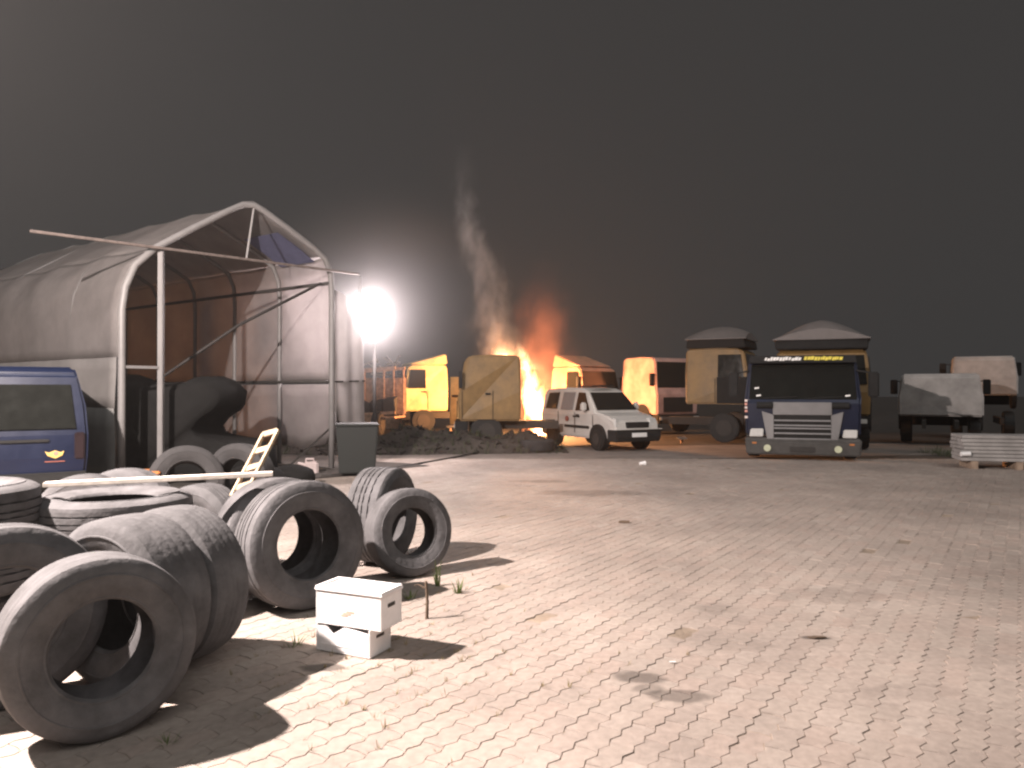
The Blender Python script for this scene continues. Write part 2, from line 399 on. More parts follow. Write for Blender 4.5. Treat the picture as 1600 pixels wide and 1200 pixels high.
# ------------------------------------------------------------------ boards, ladder, boxes near the tyres
p0 = at(70, 757, 5.15); p1 = at(427, 740, 5.6)
mb = MB(); mb.bar(p0, p1, .10, .032); o = mb.build('board', M['white_plank'], bevel=.004)
tag(o, 'long white painted board lying across the tyre stack', 'board')
wf = thing('wooden_frame', 'small pale wooden ladder frame leaning up behind the white board', 'frame', (0,0,0))
A = at(362, 775, 6.15); B = at(412, 678, 6.45); nrm = Vector((1, .25, .28)).normalized()
mid = A
for k, off in enumerate((0, .125)):
    mb = MB(); mb.bar(A+nrm*off, B+nrm*off, .028, .03); mb.build('rail', M['wood_pale'], wf, bevel=.003)
for t in (.12, .42, .70, .985):
    q = A.lerp(B, t); mb = MB(); mb.bar(q, q+nrm*.125, .026, .05, up=(B-A).normalized()); mb.build('rung', M['wood_pale'], wf, bevel=.003)

def boxthing(label, loc, rz, w, d, h, lidded):
    t = thing('storage_box', label, 'box', loc, rz, 'white boxes stacked by the tyres')
    th = .012
    mb = MB()
    mb.box(-w/2, w/2, -d/2, d/2, 0, .012)
    mb.box(-w/2, -w/2+th, -d/2, d/2, .0125, h); mb.box(w/2-th, w/2, -d/2, d/2, .0125, h)
    mb.box(-w/2+th+.0005, w/2-th-.0005, d/2-th, d/2, .0125, h)
    if lidded:
        mb.box(-w/2+th+.0005, w/2-th-.0005, -d/2, -d/2+th, .0125, h)
    else:    # front with a V-shaped cut in its top edge and a torn lower seam
        x0, x1 = -w/2+th+.0005, w/2-th-.0005
        f = [(x0,.0125),(x1,.0125),(x1,h-.025),(x0+.20,h-.004),(x0+.115,h-.055),(x0+.055,h-.004),(x0,h-.002)]
        va_ = [mb.bm.verts.new((x, -d/2, z)) for x, z in f]; vb_ = [mb.bm.verts.new((x, -d/2+th, z)) for x, z in f]
        mb.bm.faces.new(va_); mb.bm.faces.new(vb_[::-1])
        for i in range(len(f)):
            j = (i+1) % len(f); mb.bm.faces.new((va_[i], vb_[i], vb_[j], va_[j]))
    body = mb.build('body', M['box'], t, bevel=.003)
    for s in (1,):
        mb = MB(); mb.box(s*w/2-.004, s*w/2+.0025, -.045, .035, h*.62, h*.74); mb.build('handle_slot', M['dark_in'], t, bevel=.002)
    if lidded:
        mb = MB(); mb.box(-w/2-.008, w/2+.008, -d/2-.008, d/2+.008, h+.0006, h+.018); mb.build('lid', M['box'], t, bevel=.005)
        mb = MB(); e = h+.0185
        mb.box(-w/2-.004, w/2+.004, -d/2-.004, -d/2+.018, e, e+.010); mb.box(-w/2-.004, w/2+.004, d/2-.018, d/2+.004, e, e+.010)
        mb.box(-w/2-.004, -w/2+.02, -d/2+.019, d/2-.019, e, e+.010); mb.box(w/2-.02, w/2+.004, -d/2+.019, d/2-.019, e, e+.010)
        mb.build('lid_rim', M['box'], t, bevel=.003)
        mb = MB()
        for (a, b, c_, d_) in ((-.035,.02,.072,.086),(-.012,.045,.084,.098),(-.05,.0,.062,.073)):
            mb.box(a, b, -d/2-.0016, -d/2-.0004, c_, d_)
        mb.build('red_logo', M['red_print'], t)
    else:
        mb = MB(); mb.box(-w/2+.04, w/2-.05, -d/2-.003, -d/2-.0004, h*.25, h*.30); mb.build('seam', M['box'], t)
    return t
rzb = R(-25)
bx, by = -.975, 4.66
boxthing('lower white box with a V cut in its front, standing on the paving', (bx, by, .004), rzb, .40, .22, .165, False)
boxthing('upper white box with a lid and faint red logo, stacked on another', (bx+.035, by-.012, .1705), rzb+R(2), .47, .23, .200, True)

# stake, weeds
p = gpt(667, 966)
st = thing('wooden_stake', 'thin dry stake sticking up from the paving right of the boxes', 'stake', p)
mb = MB(); mb.tube([(0,0,-.02),(.004,0,.12),(-.006,.004,.26)], [.013,.011,.010], 7); mb.build('stem', M['stick'], st)
mb = MB(); mb.tube([(-.003,0,.21),(-.06,.01,.235),(-.09,.0,.23)], [.007,.006,.003], 5); mb.build('twig', M['stick'], st)
def blades(mb, c, n, h, spread):
    for k in range(n):
        a = random.uniform(0, 6.283); r = random.uniform(0, spread*.35); hh = h*random.uniform(.4, 1)
        b0 = Vector((c[0]+math.cos(a)*r, c[1]+math.sin(a)*r, c[2]-.01)); dr = Vector((math.cos(a+.6), math.sin(a+.6), 0))
        sd = Vector((-dr.y, dr.x, 0))*h*.035
        m1 = b0+dr*spread*.35+Vector((0,0,hh*.6)); tp = b0+dr*spread*random.uniform(.5, 1)+Vector((0,0,hh))
        v = [mb.bm.verts.new(q) for q in (b0-sd, b0+sd, m1+sd*.8, m1-sd*.8, tp)]
        mb.bm.faces.new((v[0],v[1],v[2],v[3])); mb.bm.faces.new((v[3],v[2],v[4]))
for px, py, h, sp, n, lab in ((716, 926, .13, .07, 26, 'bright green weed tuft on the paving right of the stake'),
                              (684, 915, .26, .04, 12, 'tall thin weed in front of the rightmost tyre'),
                              (640, 935, .10, .10, 22, 'low weed growing right behind the white boxes'),
                              (460, 1008, .09, .12, 24, 'low weed growing left of the white boxes'),
                              (262, 1160, .05, .08, 18, 'small weed in the shadow of the nearest tyre')):
    c = gpt(px, py); w_ = thing('weed', lab, 'weed', c)
    mb = MB(); blades(mb, (0,0,0), n, h, sp); mb.build('leaves', M['leaf'], w_)
    mb = MB(); mb.tube([(0,0,-.01),(.004,.003,h*.6)], [.004,.002], 5); mb.build('stem', M['leaf'], w_)
mb = MB()
for k in range(900):
    px = random.gauss(610, 170); py = random.gauss(1010, 75)
    if px < 330 or px > 1150 or py < 850: continue
    q = gpt(px, py); # push onto the nearest long joint
    rel = q-Vector((0,9,0)); j = round(rel.dot(va)/PW-.5)+.5; q = q+va*(j*PW-rel.dot(va)); q.z = 0
    blades(mb, q, random.randint(3, 8), random.uniform(.012, .030)*(2.0 if random.random() < .22 else 1), random.uniform(.012, .045))
o = mb.build('joint_grass', M['drygrass']); o['kind'] = 'stuff'; o['label'] = 'dry grass growing in the paving joints'; o['category'] = 'grass'
# litter
def litter(label, px, py, pts, th, m, cat='litter', name='litter_scrap'):
    c = gpt(px, py); mb = MB(); k = len(pts)
    a = [mb.bm.verts.new(Vector((x, y, .006))) for x, y in pts]; b = [mb.bm.verts.new(Vector((x, y, .006+th))) for x, y in pts]
    mb.bm.faces.new(a[::-1]); mb.bm.faces.new(b)
    for i in range(k): mb.bm.faces.new((a[i], a[(i+1)%k], b[(i+1)%k], b[i]))
    o = mb.build(name, m); o.location = c; tag(o, label, cat); return o
litter('dark dry leaf lying alone on the open paving', 1275, 997, [(-.06,0),(-.02,-.02),(.06,-.006),(.05,.012),(-.01,.02)], .008, M['stick'], 'leaf', 'dry_leaf')
litter('tiny white scrap of litter above the oil stain', 1050, 1035, [(-.02,-.006),(.02,-.008),(.018,.008),(-.016,.006)], .004, M['paper'])
litter('small dark stone on the paving beyond the boxes', 975, 817, [(-.07,-.02),(.06,-.03),(.07,.03),(-.04,.04)], .02, M['stick'], 'stone', 'stone')
cup = thing('plastic_cup', 'small white plastic cup lying in front of the white van', 'cup', gpt(1003, 727))
mb = MB(); mb.tube([(-.05,0,.035),(.07,.02,.045)], [.032,.045], 12); mb.build('cup_body', M['paper'], cup)
mb = MB(); mb.tube([(.066,.02,.0445),(.078,.021,.046)], [.05,.05], 12); mb.build('rim', M['paper'], cup)

# ------------------------------------------------------------------ arched shelter
TO = Vector((-6.1, 11.8, 0)); TS = Vector((.6, .8, 0)); TT = Vector((-.8, .6, 0))
def tp(s, t, z): return TO+TS*s+TT*t+Vector((0,0,z))
ARCH = [(0,0),(0,1.3),(0,2.1),(0,2.85),(.05,3.2),(.2,3.56),(.52,3.88),(1.2,4.33),(1.85,4.74),(2.12,4.89),(2.34,4.94),(2.56,4.88),(3.1,4.64),(3.65,4.38),(3.98,4.19),(4.12,3.9),(4.15,3.5),(4.15,2.6),(4.15,1.75),(4.15,0)]
RIBT = [0, 1.7, 3.35, 5.0, 6.7, 8.4]
tent = thing('shelter', 'arched white tube shelter with pale tarpaulin skin beside the tyres', 'shelter', TO)
def tl(s, t, z): return tp(s, t, z)-TO
for i, t in enumerate(RIBT):
    mb = MB(); mb.tube([tl(s, t, z) for s, z in ARCH], .058 if i == 0 else .045, 10); mb.build('rib', M['frame'], tent, smooth=True)
def skin(name, a0, a1, t0, t1, m, out=.06, sag=.05, zclip=None, hem=None, nt=26):
    seg = ARCH[a0:a1+1]; pts = []
    for (s0, z0), (s1, z1) in zip(seg, seg[1:]):
        for k in range(4): pts.append((s0+(s1-s0)*k/4, z0+(z1-z0)*k/4))
    pts.append(seg[-1]); rows = []
    for k in range(nt+1):
        t = t0+(t1-t0)*k/nt
        d = min(abs(t-r) for r in RIBT); sg = sag*math.sin(min(1, d/.85)*math.pi/2)
        row = []
        for i, (s, z) in enumerate(pts):
            cx, cz = 2.1, 2.6; nx, nz = s-cx, max(0, z-cz); L = math.hypot(nx, nz) or 1
            o = out-sg+.035*mnoise.noise(Vector((t*1.1, z*1.1, s*1.1)))
            zz = z
            if hem and (i == 0 or i == len(pts)-1) and zz < 1.9: zz = z+hem*mnoise.noise(Vector((t*1.3, 3.1, 0)))
            row.append(tl(s+nx/L*o, t, zz+nz/L*o))
        rows.append(row)
    mb = MB(); mb.grid(rows); return mb.build(name, m, tent, smooth=True, solid=.006)
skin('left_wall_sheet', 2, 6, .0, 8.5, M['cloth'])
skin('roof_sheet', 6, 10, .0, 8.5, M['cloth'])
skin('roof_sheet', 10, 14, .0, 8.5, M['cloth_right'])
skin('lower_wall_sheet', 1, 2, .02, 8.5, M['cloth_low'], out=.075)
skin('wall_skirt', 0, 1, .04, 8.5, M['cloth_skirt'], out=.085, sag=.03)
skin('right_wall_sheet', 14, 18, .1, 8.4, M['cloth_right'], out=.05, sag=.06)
# lower right wall with a ragged hem
rows = []
for k in range(31):
    t = .0+8.4*k/30; zb = .42+.22*mnoise.noise(Vector((t*.9, 1.7, 0)))+.06*mnoise.noise(Vector((t*4, 0, 0)))
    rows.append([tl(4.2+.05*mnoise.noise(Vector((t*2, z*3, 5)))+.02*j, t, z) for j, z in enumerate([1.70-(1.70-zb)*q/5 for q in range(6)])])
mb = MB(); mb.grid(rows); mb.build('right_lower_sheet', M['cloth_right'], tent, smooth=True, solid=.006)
for zz, r in ((1.75, .03), (3.72, .035)):  # upper dark rail also stands in for the shade line at the eaves
    mb = MB(); mb.tube([tl(4.10, t, zz) for t in (0, 2.8, 5.6, 8.4)], r, 8); mb.build('rail_and_eaves_shade', M['chassis'], tent, smooth=True)
mb = MB(); mb.bar(tl(.62, -.02, 0), tl(.62, -.02, 3.86), .085, .085); mb.build('front_post', M['frame'], tent, bevel=.008)
mb = MB(); mb.box(-.11, .11, -.11, .11, 0, .02, Matrix.Translation(tl(.62, -.02, 0))); mb.build('foot_plate', M['frame'], tent)
mb = MB(); mb.bar(tl(.05, -.01, 1.95), tl(.58, -.02, 1.95), .045); mb.build('front_crossbar', M['frame'], tent)
mb = MB(); mb.bar(tl(2.2, -.01, 3.93), tl(2.36, 0, 4.9), .03); mb.build('gable_stay', M['frame'], tent)
mb = MB(); mb.bar(tl(-1.35, -.14, 3.83), tl(4.75, -.12, 3.97), .05, .042); mb.build('front_beam', M['grey_wood'], tent, bevel=.006)
mb = MB(); mb.tube([tl(.9, 1.2, 1.55), tl(2.5, .7, 2.8), tl(4.0, .15, 3.72)], .028, 8); mb.build('diagonal_brace', M['chassis'], tent, smooth=True)
# blue patch under the right roof slope
rows = [[tl(s, t, z-.03) for s, z in ((3.05,4.62),(3.5,4.41),(3.92,4.18))] for t in (.25,.8,1.35)]
mb = MB(); mb.grid(rows); mb.build('blue_patch', M['cloth_blue'], tent, solid=.004)
# flap hanging past the right leg, and the canvas tied along it
for (s0, s1, zt, zb, off) in ((4.2, 4.98, 3.6, .86, .0),):
    rows = []
    for k in range(22):
        s = s0+(s1-s0)*k/21; dz = .12*math.sin(k*.5)+.25*(k/21)
        rows.append([tl(s, .02*math.sin(k*.6)+off-.05*q/8, zt-.75*(k/21)**2+(zb+dz-.25*(k/21)-zt)*q/8) for q in range(9)])
    mb = MB(); mb.grid(rows); mb.build('side_flap', M['cloth'], tent, smooth=True, solid=.006)
mb = MB(); mb.tube([tl(4.95, .06, z) for z in (0, 2, 3.95)], .035, 8); mb.build('flap_post', M['frame'], tent, smooth=True)
mb = MB(); mb.bar(tl(4.2, -.03, 1.75), tl(5.0, -.03, 1.77), .03); mb.build('flap_rail', M['chassis'], tent)
mb = MB(); mb.bar(tl(3.3, .25, .1), tl(4.95, .0, 1.4), .03); mb.build('flap_brace', M['chassis'], tent)

# dirt sheet under and round the shelter, its dark colour also standing for shade
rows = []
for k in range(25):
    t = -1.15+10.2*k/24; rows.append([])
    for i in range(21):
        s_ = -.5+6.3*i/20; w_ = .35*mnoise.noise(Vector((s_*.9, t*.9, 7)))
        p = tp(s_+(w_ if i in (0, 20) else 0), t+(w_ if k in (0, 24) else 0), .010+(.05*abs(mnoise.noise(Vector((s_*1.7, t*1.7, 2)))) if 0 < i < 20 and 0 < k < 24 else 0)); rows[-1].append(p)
mb = MB(); mb.grid(rows); o = mb.build('shaded_dirt_patch', M['soil'], smooth=True); o['kind'] = 'structure'
jr = random.Random(5)
for k, (px, D, w_, h_, lab) in enumerate(((455, 12.6, .42, .34, 'dark junk bag slumped by the shelter, left of the pinkish canister'), (400, 12.0, .5, .42, 'dark junk bag slumped behind the wooden ladder frame'))):
    mb = MB(); rows = []
    for i in range(8):
        v = i/7; r_ = w_*math.sin(math.pi*(.18+.80*v))**.6*(1 if i < 7 else .15)
        rows.append([Vector((math.cos(a)*r_*(1+.25*mnoise.noise(Vector((math.cos(a)*2, v*3, k*5)))), math.sin(a)*r_*.8*(1+.25*mnoise.noise(Vector((math.sin(a)*2, v*3, k*5+2)))), h_*v)) for a in [6.2832*q/18 for q in range(18)]])
    mb.grid([r+[r[0]] for r in rows]); bmesh.ops.remove_doubles(mb.bm, verts=mb.bm.verts, dist=.0005); bmesh.ops.holes_fill(mb.bm, edges=mb.bm.edges)
    o = mb.build('junk_bag', M['black_tarp'], smooth=True); o.location = (*txy(px, D), .01); tag(o, lab, 'bag')

# dark load under the shelter
prof = [(205,585),(225,596),(262,598),(300,597),(318,589),(342,588),(358,594),(371,606),(370,620),(361,632),(345,641),(334,650),(324,664),(330,676),(352,684),(392,690),(420,705),(425,752),(205,752)]
q = [at(px, py, 13.5) for px, py in prof]
mb = MB(); n0 = []; 
rows = []
for yy, sc_ in ((-.75,.84),(-.6,.95),(-.2,1.0),(.3,1.0),(.6,.93),(.75,.8)):
    cx = sum(v.x for v in q)/len(q); cz = .75
    rows.append([Vector((cx+(v.x-cx)*sc_+.03*mnoise.noise(Vector((v.x*2,yy*2,v.z*2))), 13.5+yy, max(.0, cz+(v.z-cz)*(sc_ if v.z > .2 else 1)))) for v in q])
rows = [r+[r[0]] for r in rows]
mb.grid([[Vector(p) for p in r] for r in rows])
bmesh.ops.remove_doubles(mb.bm, verts=mb.bm.verts, dist=.001); bmesh.ops.holes_fill(mb.bm, edges=mb.bm.edges)
o = mb.build('covered_load', M['black_tarp'], bevel=0, smooth=True)
tag(o, 'dark bulky load under black sheet inside the arched shelter', 'covered load')

# ------------------------------------------------------------------ blue van at the left
bvp = Vector((-6.50, 9.75, -.06))
bv = thing('blue_van', 'dark blue van seen from behind at the left edge', 'van', bvp, R(214-180))
def vansect(mb, prof, hw): mb.prism(prof, hw)
mb = MB(); mb.prism([(0,.35,.86),(-.02,.75,.90),(.0,1.05,.91),(.06,1.45,.88),(.13,1.86,.80),(.22,1.96,.74),(2.6,1.98,.74),(3.6,1.3,.84),(4.5,1.0,.82),(4.6,.35,.8)], .9)
mb.build('body', M['blue'], bv, bevel=.04, seg=3)
mb = MB(); mb.slab([(-.76,-.006,1.13),(.76,-.006,1.13),(.70,.095,1.72),(-.70,.095,1.72)], .012); mb.build('rear_window', M['glass'], bv, bevel=.004)
mb = MB(); mb.box(-.9,.9,-.10,.08,.34,.56); mb.build('bumper', M['plastic'], bv, bevel=.03)
for s in (-1, 1):
    mb = MB(); mb.box(s*.80-.06, s*.80+.06, -.035, .05, .72, 1.08); mb.build('tail_light', M['dark_red'], bv, bevel=.015)
    mb = MB(); mb.slab([(s*.888, 1.1, 1.15),(s*.888, 2.2, 1.15),(s*.80, 2.15, 1.72),(s*.80, 1.1, 1.72)][::s], .01); mb.build('side_window', M['glass'], bv)
    for yy in (.9, 3.7):
        w_ = link('wheel', (lambda m_: m_)(MB().cyl((s*.76, yy, .33), (1,0,0), .33, .24, 22).mesh('wheel', .03)), M['black_rubber'], bv)
        MB().cyl((s*.885, yy, .33), (1,0,0), .2, .02, 16).build('rim', M['steel'], w_)
mb = MB(); mb.box(-.45,.45,-.035,-.006,.96,1.0); mb.build('handle_strip', M['plastic'], bv, bevel=.006)
em = MB(); f = [(.40,.86),(.43,.80),(.52,.76),(.60,.80),(.62,.86),(.58,.84),(.52,.87),(.45,.84)]
va_ = [em.bm.verts.new((x, -.034, z-.02)) for x, z in f]; vb_ = [em.bm.verts.new((x, -.008, z-.02)) for x, z in f]
em.bm.faces.new(va_); em.bm.faces.new(vb_[::-1])
for i in range(len(f)): em.bm.faces.new((va_[i], va_[(i+1)%8], vb_[(i+1)%8], vb_[i]))
e = em.build('yellow_emblem', M['yellow_emb'], bv); e['label'] = 'yellow emblem on the blue tailgate'
MB().cyl((.525, -.036, .81), (0,1,0), .028, .008, 14).build('emblem_ring', M['wood'], e)
MB().box(.40,.63,-.030,-.018,.695,.708).build('red_lettering_strip', M['red_emb'], bv)

# ------------------------------------------------------------------ flood lamp in view, yard lamp mast out of frame
M_GLOW = emis('lit_lamp_glass', (1, .95, .95), 40)
fl = thing('flood_lamp', 'blinding round flood lamp on a pole beside the shelter', 'lamp', (FLOOD[0]+.12, FLOOD[1]+.25, 0))
mb = MB(); mb.tube([(0,0,0),(0,0,3.3)], .04, 10); mb.build('pole', M['chassis'], fl, smooth=True)
dx = Vector((FLOOD[0], FLOOD[1], FLOOD[2]))-Vector(fl.location)
aim = Vector((.0, -1, -.1)).normalized()
mb = MB(); mb.tube([dx-aim*.05, dx-aim*.0, dx+aim*.10], [.12,.32,.47], 28); mb.build('reflector_housing', M['chassis'], fl, smooth=True)
mb = MB(); mb.tube([dx+aim*.101, dx+aim*.14, dx+aim*.165, dx+aim*.17], [.465,.42,.28,.02], 32); mb.build('lamp_glass', M_GLOW, fl, smooth=True)  # disc made wider than the lamp, its bloom put into the shape
mb = MB(); mb.bar(dx-aim*.05, (0,0,3.15), .05); mb.build('bracket', M['chassis'], fl)
yl = thing('yard_lamp', 'tall lamp mast lighting the tyres and boxes from the left', 'lamp', (YARD_LAMP[0]-.7, YARD_LAMP[1]-.2, 0))
mb = MB(); mb.tube([(0,0,0),(0,0,YARD_LAMP[2]+.3)], [.09,.05], 12); mb.build('mast', M['steel'], yl, smooth=True)
mb = MB(); mb.bar((0,0,YARD_LAMP[2]+.28), (.75,.2,YARD_LAMP[2]+.30), .05); mb.build('arm', M['steel'], yl)
mb = MB(); mb.box(.48,.92,.05,.35,YARD_LAMP[2]+.20,YARD_LAMP[2]+.26); mb.build('lamp_head', M['chassis'], yl, bevel=.01)

# ------------------------------------------------------------------ lorries and cabs
def wheel_on(parent, x, y, r, w, side):
    o = MB().cyl((x, y, r), (1,0,0), r, w, 24).build('wheel', M['black_rubber'], parent, bevel=.03)
    MB().cyl((x+side*(w/2+.004), y, r), (1,0,0), r*.55, .03, 18).build('rim', M['chassis'], o)
    return o
def fairing(parent, kind, w, z, y0, y1, h, m):
    mb = MB()
    if kind == 'dome':
        sk = MB(); sk.prism([(y0, z+.003, w/2*.96),(y0+.06, z+.26, w/2*.98),(y1-.04, z+.26, w/2*.98),(y1, z+.003, w/2*.96)], w/2); sk.build('fairing_skirt', M['plastic'], parent, bevel=.03)
        rows = []; zb = z+.263
        for k in range(11):
            v = k/10; y = y0-.02+(y1-y0+.04)*v; e = math.sin(math.pi*min(1, .10+v*.8))**.6
            rows.append([Vector((u*w/2*1.02, y+.10*(1-u*u)*(.5-v), zb+.02+(h-.28)*e*(1-abs(u)**1.6))) for u in [(-1+2*i/18) for i in range(19)]])
        mb.grid(rows)
        r = bmesh.ops.extrude_edge_only(mb.bm, edges=[e for e in mb.bm.edges if e.is_boundary])
        for v in [q for q in r['geom'] if isinstance(q, bmesh.types.BMVert)]: v.co.z = zb
        bmesh.ops.holes_fill(mb.bm, edges=[e for e in mb.bm.edges if e.is_boundary])
        return mb.build('roof_fairing', m, parent, smooth=False)
    mb.prism([(y0, z+.003, w/2*.86),(y0+.1, z+.06, w/2*.84),(y1-.05, z+h, w/2*.8),(y1, z+h*.96, w/2*.8),(y1, z+.003, w/2*.92)], w/2)
    return mb.build('roof_fairing', m, parent, bevel=.03)
def cab(label, px, D, phi, w, l, z0, z1, m, fair=None, fm=None, fh=.4, door=True, wheels=True, name='truck_cab', group='scrap lorry cabs at the back of the yard', bed=0., sidewin=True, arch=True, x=None, mirrors=True, darkdoor=False):
    P = Vector(((px-800)/FPX*D, D, 0)) if x is None else Vector((x, D, 0))
    t = thing(name, label, 'lorry cab', P, R(phi), group)
    H = z1-z0; hw = w/2
    mb = MB(); mb.prism([(-l/2, z0, hw*.97),(-l/2-.03, z0+.35*H, hw),(-l/2+.02, z0+.45*H, hw),(-l/2+.16, z1-.14, hw*.93),(-l/2+.32, z1-.01, hw*.88),(0, z1+.02, hw*.89),(l/2-.06, z1, hw*.89),(l/2, z1-.08, hw*.92),(l/2+.01, z0+.45*H, hw),(l/2, z0, hw)], hw)
    mb.build('cab_body', m, t, bevel=.045, seg=3)
    yb, yt = -l/2+.02, -l/2+.15; zb, zt = z0+.47*H, z1-.16
    mb = MB(); mb.slab([(-hw*.92, yb-.008, zb),(hw*.92, yb-.008, zb),(hw*.86, yt-.012, zt),(-hw*.86, yt-.012, zt)], .012); mb.build('windshield', M['glass'], t, bevel=.004)
    mb = MB(); mb.box(-hw*.7, hw*.7, -l/2-.05, -l/2-.031, z0+.08, z0+.30*H); mb.build('grille', M['plastic'], t, bevel=.008)
    mb = MB(); mb.box(-hw*.98, hw*.98, -l/2-.10, -l/2+.25, z0-.32, z0-.01); mb.build('bumper', M['plastic'], t, bevel=.03)
    for s in (-1, 1):
        if sidewin:
            a, b = -l/2+.16, -l/2+min(.92, l*.5)
            pts = [(s*hw*1.003, a, zb+.03),(s*hw*1.003, b, zb+.03),(s*hw*.952, b, zt-.03),(s*hw*.952, a+.1, zt-.03)]
            if s < 0: pts = pts[::-1]
            mb = MB(); mb.slab(pts, .010); sw = mb.build('side_window', M['glass'], t, bevel=.003)
        if door:
            for yy in (-l/2+.1, -l/2+min(1.0, l*.55)):
                mb = MB(); mb.box(s*hw-.006, s*hw+.004, yy-.008, yy+.008, z0+.05, z0+.46*H); mb.build('door_seam', M['plastic'], t)
            mb = MB(); mb.box(s*hw-.004, s*hw+.022, -l/2+.72, -l/2+.86, z0+.40*H, z0+.425*H); mb.build('door_handle', M['plastic'], t)
        if darkdoor:
            pts = [(s*hw*1.001, -l/2+.03, z0+.03),(s*hw*1.001, 0, z0+.03),(s*hw*1.003, 0, zb+.03),(s*hw*1.003, -l/2+.05, zb+.03)]
            mb = MB(); mb.slab(pts if s > 0 else pts[::-1], .012); mb.build('door', M['plastic'], t, bevel=.004)
        if mirrors:
            mb = MB(); mb.box(s*(hw+.16)-.10, s*(hw+.16)+.10, -l/2+.0, -l/2+.10, zb+.05, zb+.50); mi = mb.build('mirror', M['plastic'], t, bevel=.02)
            mb = MB(); mb.bar((s*hw*.95, -l/2+.08, zb+.44), (s*(hw+.14), -l/2+.05, zb+.46), .03); mb.build('mirror_arm', M['plastic'], mi)
        if arch:
            mb = MB(); mb.cyl((s*(hw-.06), -l/2+.75, z0-.04), (1,0,0), .40, .13, 24); mb.build('wheel_arch', M['plastic'], t, bevel=.01)
        if wheels: wheel_on(t, s*(hw-.20), -l/2+.75, .44, .30, s)
        mb = MB(); mb.box(s*hw*.8-.14, s*hw*.8+.14, -l/2-.118, -l/2-.09, z0-.20, z0-.08); mb.build('headlight', M['lens'], t, bevel=.01)
        mb = MB(); mb.box(s*.40-.05, s*.40+.05, -l/2+.3, l/2+.9+bed, .50, .72); mb.build('chassis_rail', M['chassis'], t)
    if fair: fairing(t, fair, w*.98, z1+.015, -l/2+.28 if fair == 'wedge' else -l/2+.12, l/2, fh, fm or m)
    return t

# burnt flatbed lorry at the left of the fire
a = cab('yellow lorry cab lit brightly by the fire, with burnt flatbed and roof wedge', 656, 28.8, -72, 2.3, 1.65, .80, 2.50, M['yellow_cab2'], 'wedge', M['yellow_cab2'], .38, arch=False, wheels=True, bed=1.0)
cb_ = at(606, 608, 26.4); cb_.z = 0
fb = thing('burnt_flatbed', 'burnt open flatbed body with rails, left of the bright yellow cab', 'flatbed', cb_, R(-8))
for zz in (.78, 2.32):
    for yy in (-.5, .7):
        mb = MB(); mb.bar((-1.9, yy, zz-.12), (.42, yy, zz+.02), .06, .10); mb.build('side_rail', M['rust'], fb)
for k in range(7):
    mb = MB(); mb.bar((-1.8+.36*k, .7, .68), (-1.8+.36*k, .7, 2.3), .07, .05); mb.build('bed_post', M['rust'], fb)
mb = MB(); mb.box(-1.9, .42, -.55, .75, .60, .66); mb.build('bed_floor', M['rust'], fb)
mb = MB(); mb.box(-1.9, .42, .76, .80, .70, 2.0); mb.build('bed_wall', M['rust'], fb)
for k in range(5):
    x0 = -1.7+.42*k
    mb = MB(); mb.hexa([Vector((x0+random.uniform(-.1,.1)+dx_, -.25+dy_, .67+dz_*random.uniform(.3,.7))) for dz_ in (0, 1) for dx_, dy_ in ((0,0),(.3,.05),(.28,.5),(.02,.45))])
    mb.build('charred_crate', M['chassis'], fb)
for s in (-1.2, -.2): wheel_on(fb, s, -.45, .42, .28, 1).rotation_euler = (0,0,0)
# scrap heap above it
hp = thing('scrap_heap', 'pale tangle of scrap metal behind the burnt flatbed', 'scrap heap', at(600, 608, 31)*1.0-Vector((0,0,1.6)))
for k in range(26):
    a_ = Vector((random.uniform(-.9,.8), random.uniform(-.3,.3), random.uniform(2.0,2.75)-.0)); b_ = a_+Vector((random.uniform(-.6,.6), random.uniform(-.3,.3), random.uniform(-.25,.35)))
    MB().bar(a_, b_, random.uniform(.03,.14), random.uniform(.02,.06)).build('scrap_piece', M['scrap'], hp)
MB().prism([(-.5,0),(.5,0),(.35,1.9),(-.35,1.9)], 1.1).build('heap_core', M['rust'], hp)

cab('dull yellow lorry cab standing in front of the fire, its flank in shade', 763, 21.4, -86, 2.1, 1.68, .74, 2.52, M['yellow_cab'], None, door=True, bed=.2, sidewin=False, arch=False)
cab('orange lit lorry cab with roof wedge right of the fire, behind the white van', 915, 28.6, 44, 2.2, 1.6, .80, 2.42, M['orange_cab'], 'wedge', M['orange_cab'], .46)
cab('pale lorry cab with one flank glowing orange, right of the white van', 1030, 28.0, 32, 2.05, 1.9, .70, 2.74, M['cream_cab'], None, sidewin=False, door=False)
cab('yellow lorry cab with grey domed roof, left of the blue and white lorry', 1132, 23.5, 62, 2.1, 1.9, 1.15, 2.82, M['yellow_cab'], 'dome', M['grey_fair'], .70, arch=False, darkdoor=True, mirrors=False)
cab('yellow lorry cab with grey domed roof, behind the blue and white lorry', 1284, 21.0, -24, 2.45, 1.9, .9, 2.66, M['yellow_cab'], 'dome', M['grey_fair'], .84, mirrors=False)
cab('low white lorry cab at the right, dark gap under it', 1468, 22.4, 151, 2.15, 1.7, .82, 2.04, M['white_cab'], None, sidewin=True, wheels=True)
cab('taller pinkish white lorry cab at the right, behind the low white one', 1534, 25.0, 153, 1.85, 1.5, 1.4, 2.66, M['white_cab'], None, wheels=True)

